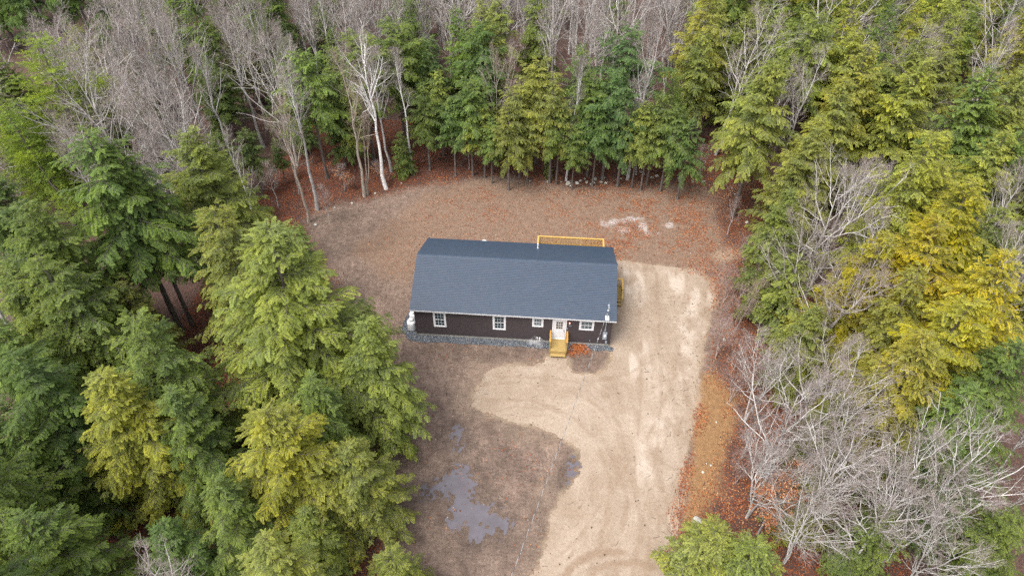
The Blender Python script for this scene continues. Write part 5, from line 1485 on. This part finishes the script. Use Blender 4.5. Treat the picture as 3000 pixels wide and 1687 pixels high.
STONES = [  # foot in the picture, size, label
 (1428, 462, .55, 'large pale stone at the left of the stone pile'), (1436, 468, .30, 'small white stone in front of the large pale one'), (1452, 461, .42, 'grey stone in the middle of the pile, lower left'),
 (1460, 456, .40, 'stone behind the grey one in the pile'), (1476, 459, .38, 'round stone right of the pile middle'), (1486, 464, .30, 'small stone at the lower front of the pile'),
 (1496, 452, .62, 'largest stone on top of the pile'), (1494, 460, .40, 'tan stone below the largest one'), (1518, 449, .45, 'brownish stone at the right end of the pile'),
 (1512, 459, .42, 'flat stone at the lower right of the pile'), (1524, 461, .30, 'small upright stone ending the pile at right'), (1471, 451, .28, 'small stone tucked behind the pile'),
 (1562, 450, .28, 'lone small stone right of the pile'), (1612, 433, .40, 'stone behind the thin tree at the back edge'), (1618, 440, .45, 'tan stone beside the thin tree at the back edge'),
 (1640, 448, .38, 'grey stone left of the stone pair'), (1652, 444, .50, 'larger stone of the pair at the back edge'), (1667, 447, .42, 'smaller stone of the pair at the back edge'),
 (1708, 448, .40, 'grey stone right of the pair'), (1708, 455, .34, 'white stone in front of the grey one'), (1742, 457, .40, 'white stone midway along the right back edge'),
 (1768, 458, .44, 'broad pale stone near the right end of the row'), (1806, 460, .38, 'flat white stone at the right end of the row'), (1841, 475, .34, 'pale stone under the right corner hemlock'),
 (1848, 490, .30, 'small white stone at the right lawn edge'), (1878, 560, .42, 'stone at the foot of the leaning trunk'), (1379, 458, .36, 'pale stone left of the pile by the tiny sapling'),
 (1388, 442, .30, 'half hidden stone behind the tiny sapling'), (1412, 458, .24, 'little stone just left of the pile'), (1333, 456, .22, 'little white stone in the middle of the back edge'),
 (2010, 955, .95, 'pale boulder among red leaves on the right bank'), (1752, 1313, .70, 'white boulder at the bottom of the bank by the small hemlock'), (1768, 1188, .22, 'small pale stone on the orange bank'),
 (1788, 1170, .16, 'tiny stone on the orange bank above the small one'), (1802, 1062, .16, 'tiny white stone high on the orange bank'), (1857, 958, .2, 'white stone among leaves at the top of the bank'),
 (1822, 855, .28, 'white stone by the grey twiggy bush'), (886, 512, .34, 'pale stone left of the white birch'), (899, 515, .2, 'small stone beside the pale one left of the birch'),
 (842, 523, .28, 'grey stone at the left back edge'), (795, 567, .42, 'flat stone at the foot of the mossy tree'), (944, 487, .26, 'stone right below the white birch'), (1010, 462, .2, 'small stone right of the white birch foot')]
for u, v, s_, lab in STONES:
    x, y = gp(u, v); rr = random.Random(int(u * 7 + v))
    o = ob('stone', STM[rr.randrange(5)], None, (x, y, float(GH(np.array([x]), np.array([y]))[0]) + s_ * .12))
    o.scale = (s_ * .52 * rr.uniform(.9, 1.25), s_ * .50 * rr.uniform(.8, 1.1), s_ * .36 * rr.uniform(.8, 1.1)); o.rotation_euler = (rr.uniform(-.3, .3), rr.uniform(-.3, .3), rr.uniform(0, 6.28))
    b = rr.uniform(.7, 1.1); o.color = (b, b, b * .97, 1)
    tag(o, lab, 'boulder' if s_ > .6 else 'stone', 'field stones round the clearing')

# ------------------------------------------------------------------ low dead brush along the wood edge
rg = np.random.default_rng(77)
N = 2600
bx = rg.uniform(-20, 34, N); by = rg.uniform(-8, 36, N); d = sdpoly(bx, by, CLEAR)
k = (d > .3) & (d < 9) & (rg.uniform(0, 1, N) < .55 + .4 * (d < 4)); bx, by = bx[k], by[k]; n = len(bx)
az = rg.uniform(0, 6.283, n); el = rg.uniform(-.05, .9, n); ln = rg.uniform(.5, 2.4, n); q = np.linspace(0, 1, 5)
C = np.stack([bx, by, GH(bx, by) + .05], -1)[:, None] + np.stack([np.cos(az) * np.cos(el), np.sin(az) * np.cos(el), np.sin(el)], -1)[:, None] * (ln[:, None] * q)[..., None]
C += np.cumsum(rg.normal(0, .05, C.shape), 1); R0 = rg.uniform(.008, .02, n)[:, None] * (1.1 - q)
G2 = grow(rg, C, R0, 4, .3, 1, .6, .45, .5, .1, 4, .012, .006)
V, F = tubes([(C, R0), G2], 3)
br_ = ob('undergrowth', np_mesh('undergrowth', V, F, M_TWIG)); br_.color = (.8, .72, .68, 1)
tag(br_, 'grey brown dead twigs and brush lying under the wood edge', 'undergrowth', kind='stuff')

so_ = ob('sticks', np_mesh('sticks', *tubes([STICKS], 3), M_TWIG)); so_.color = (.45, .40, .36, 1)
tag(so_, 'short dark sticks and roots scattered over the drive edge and the yard', 'sticks', kind='stuff')
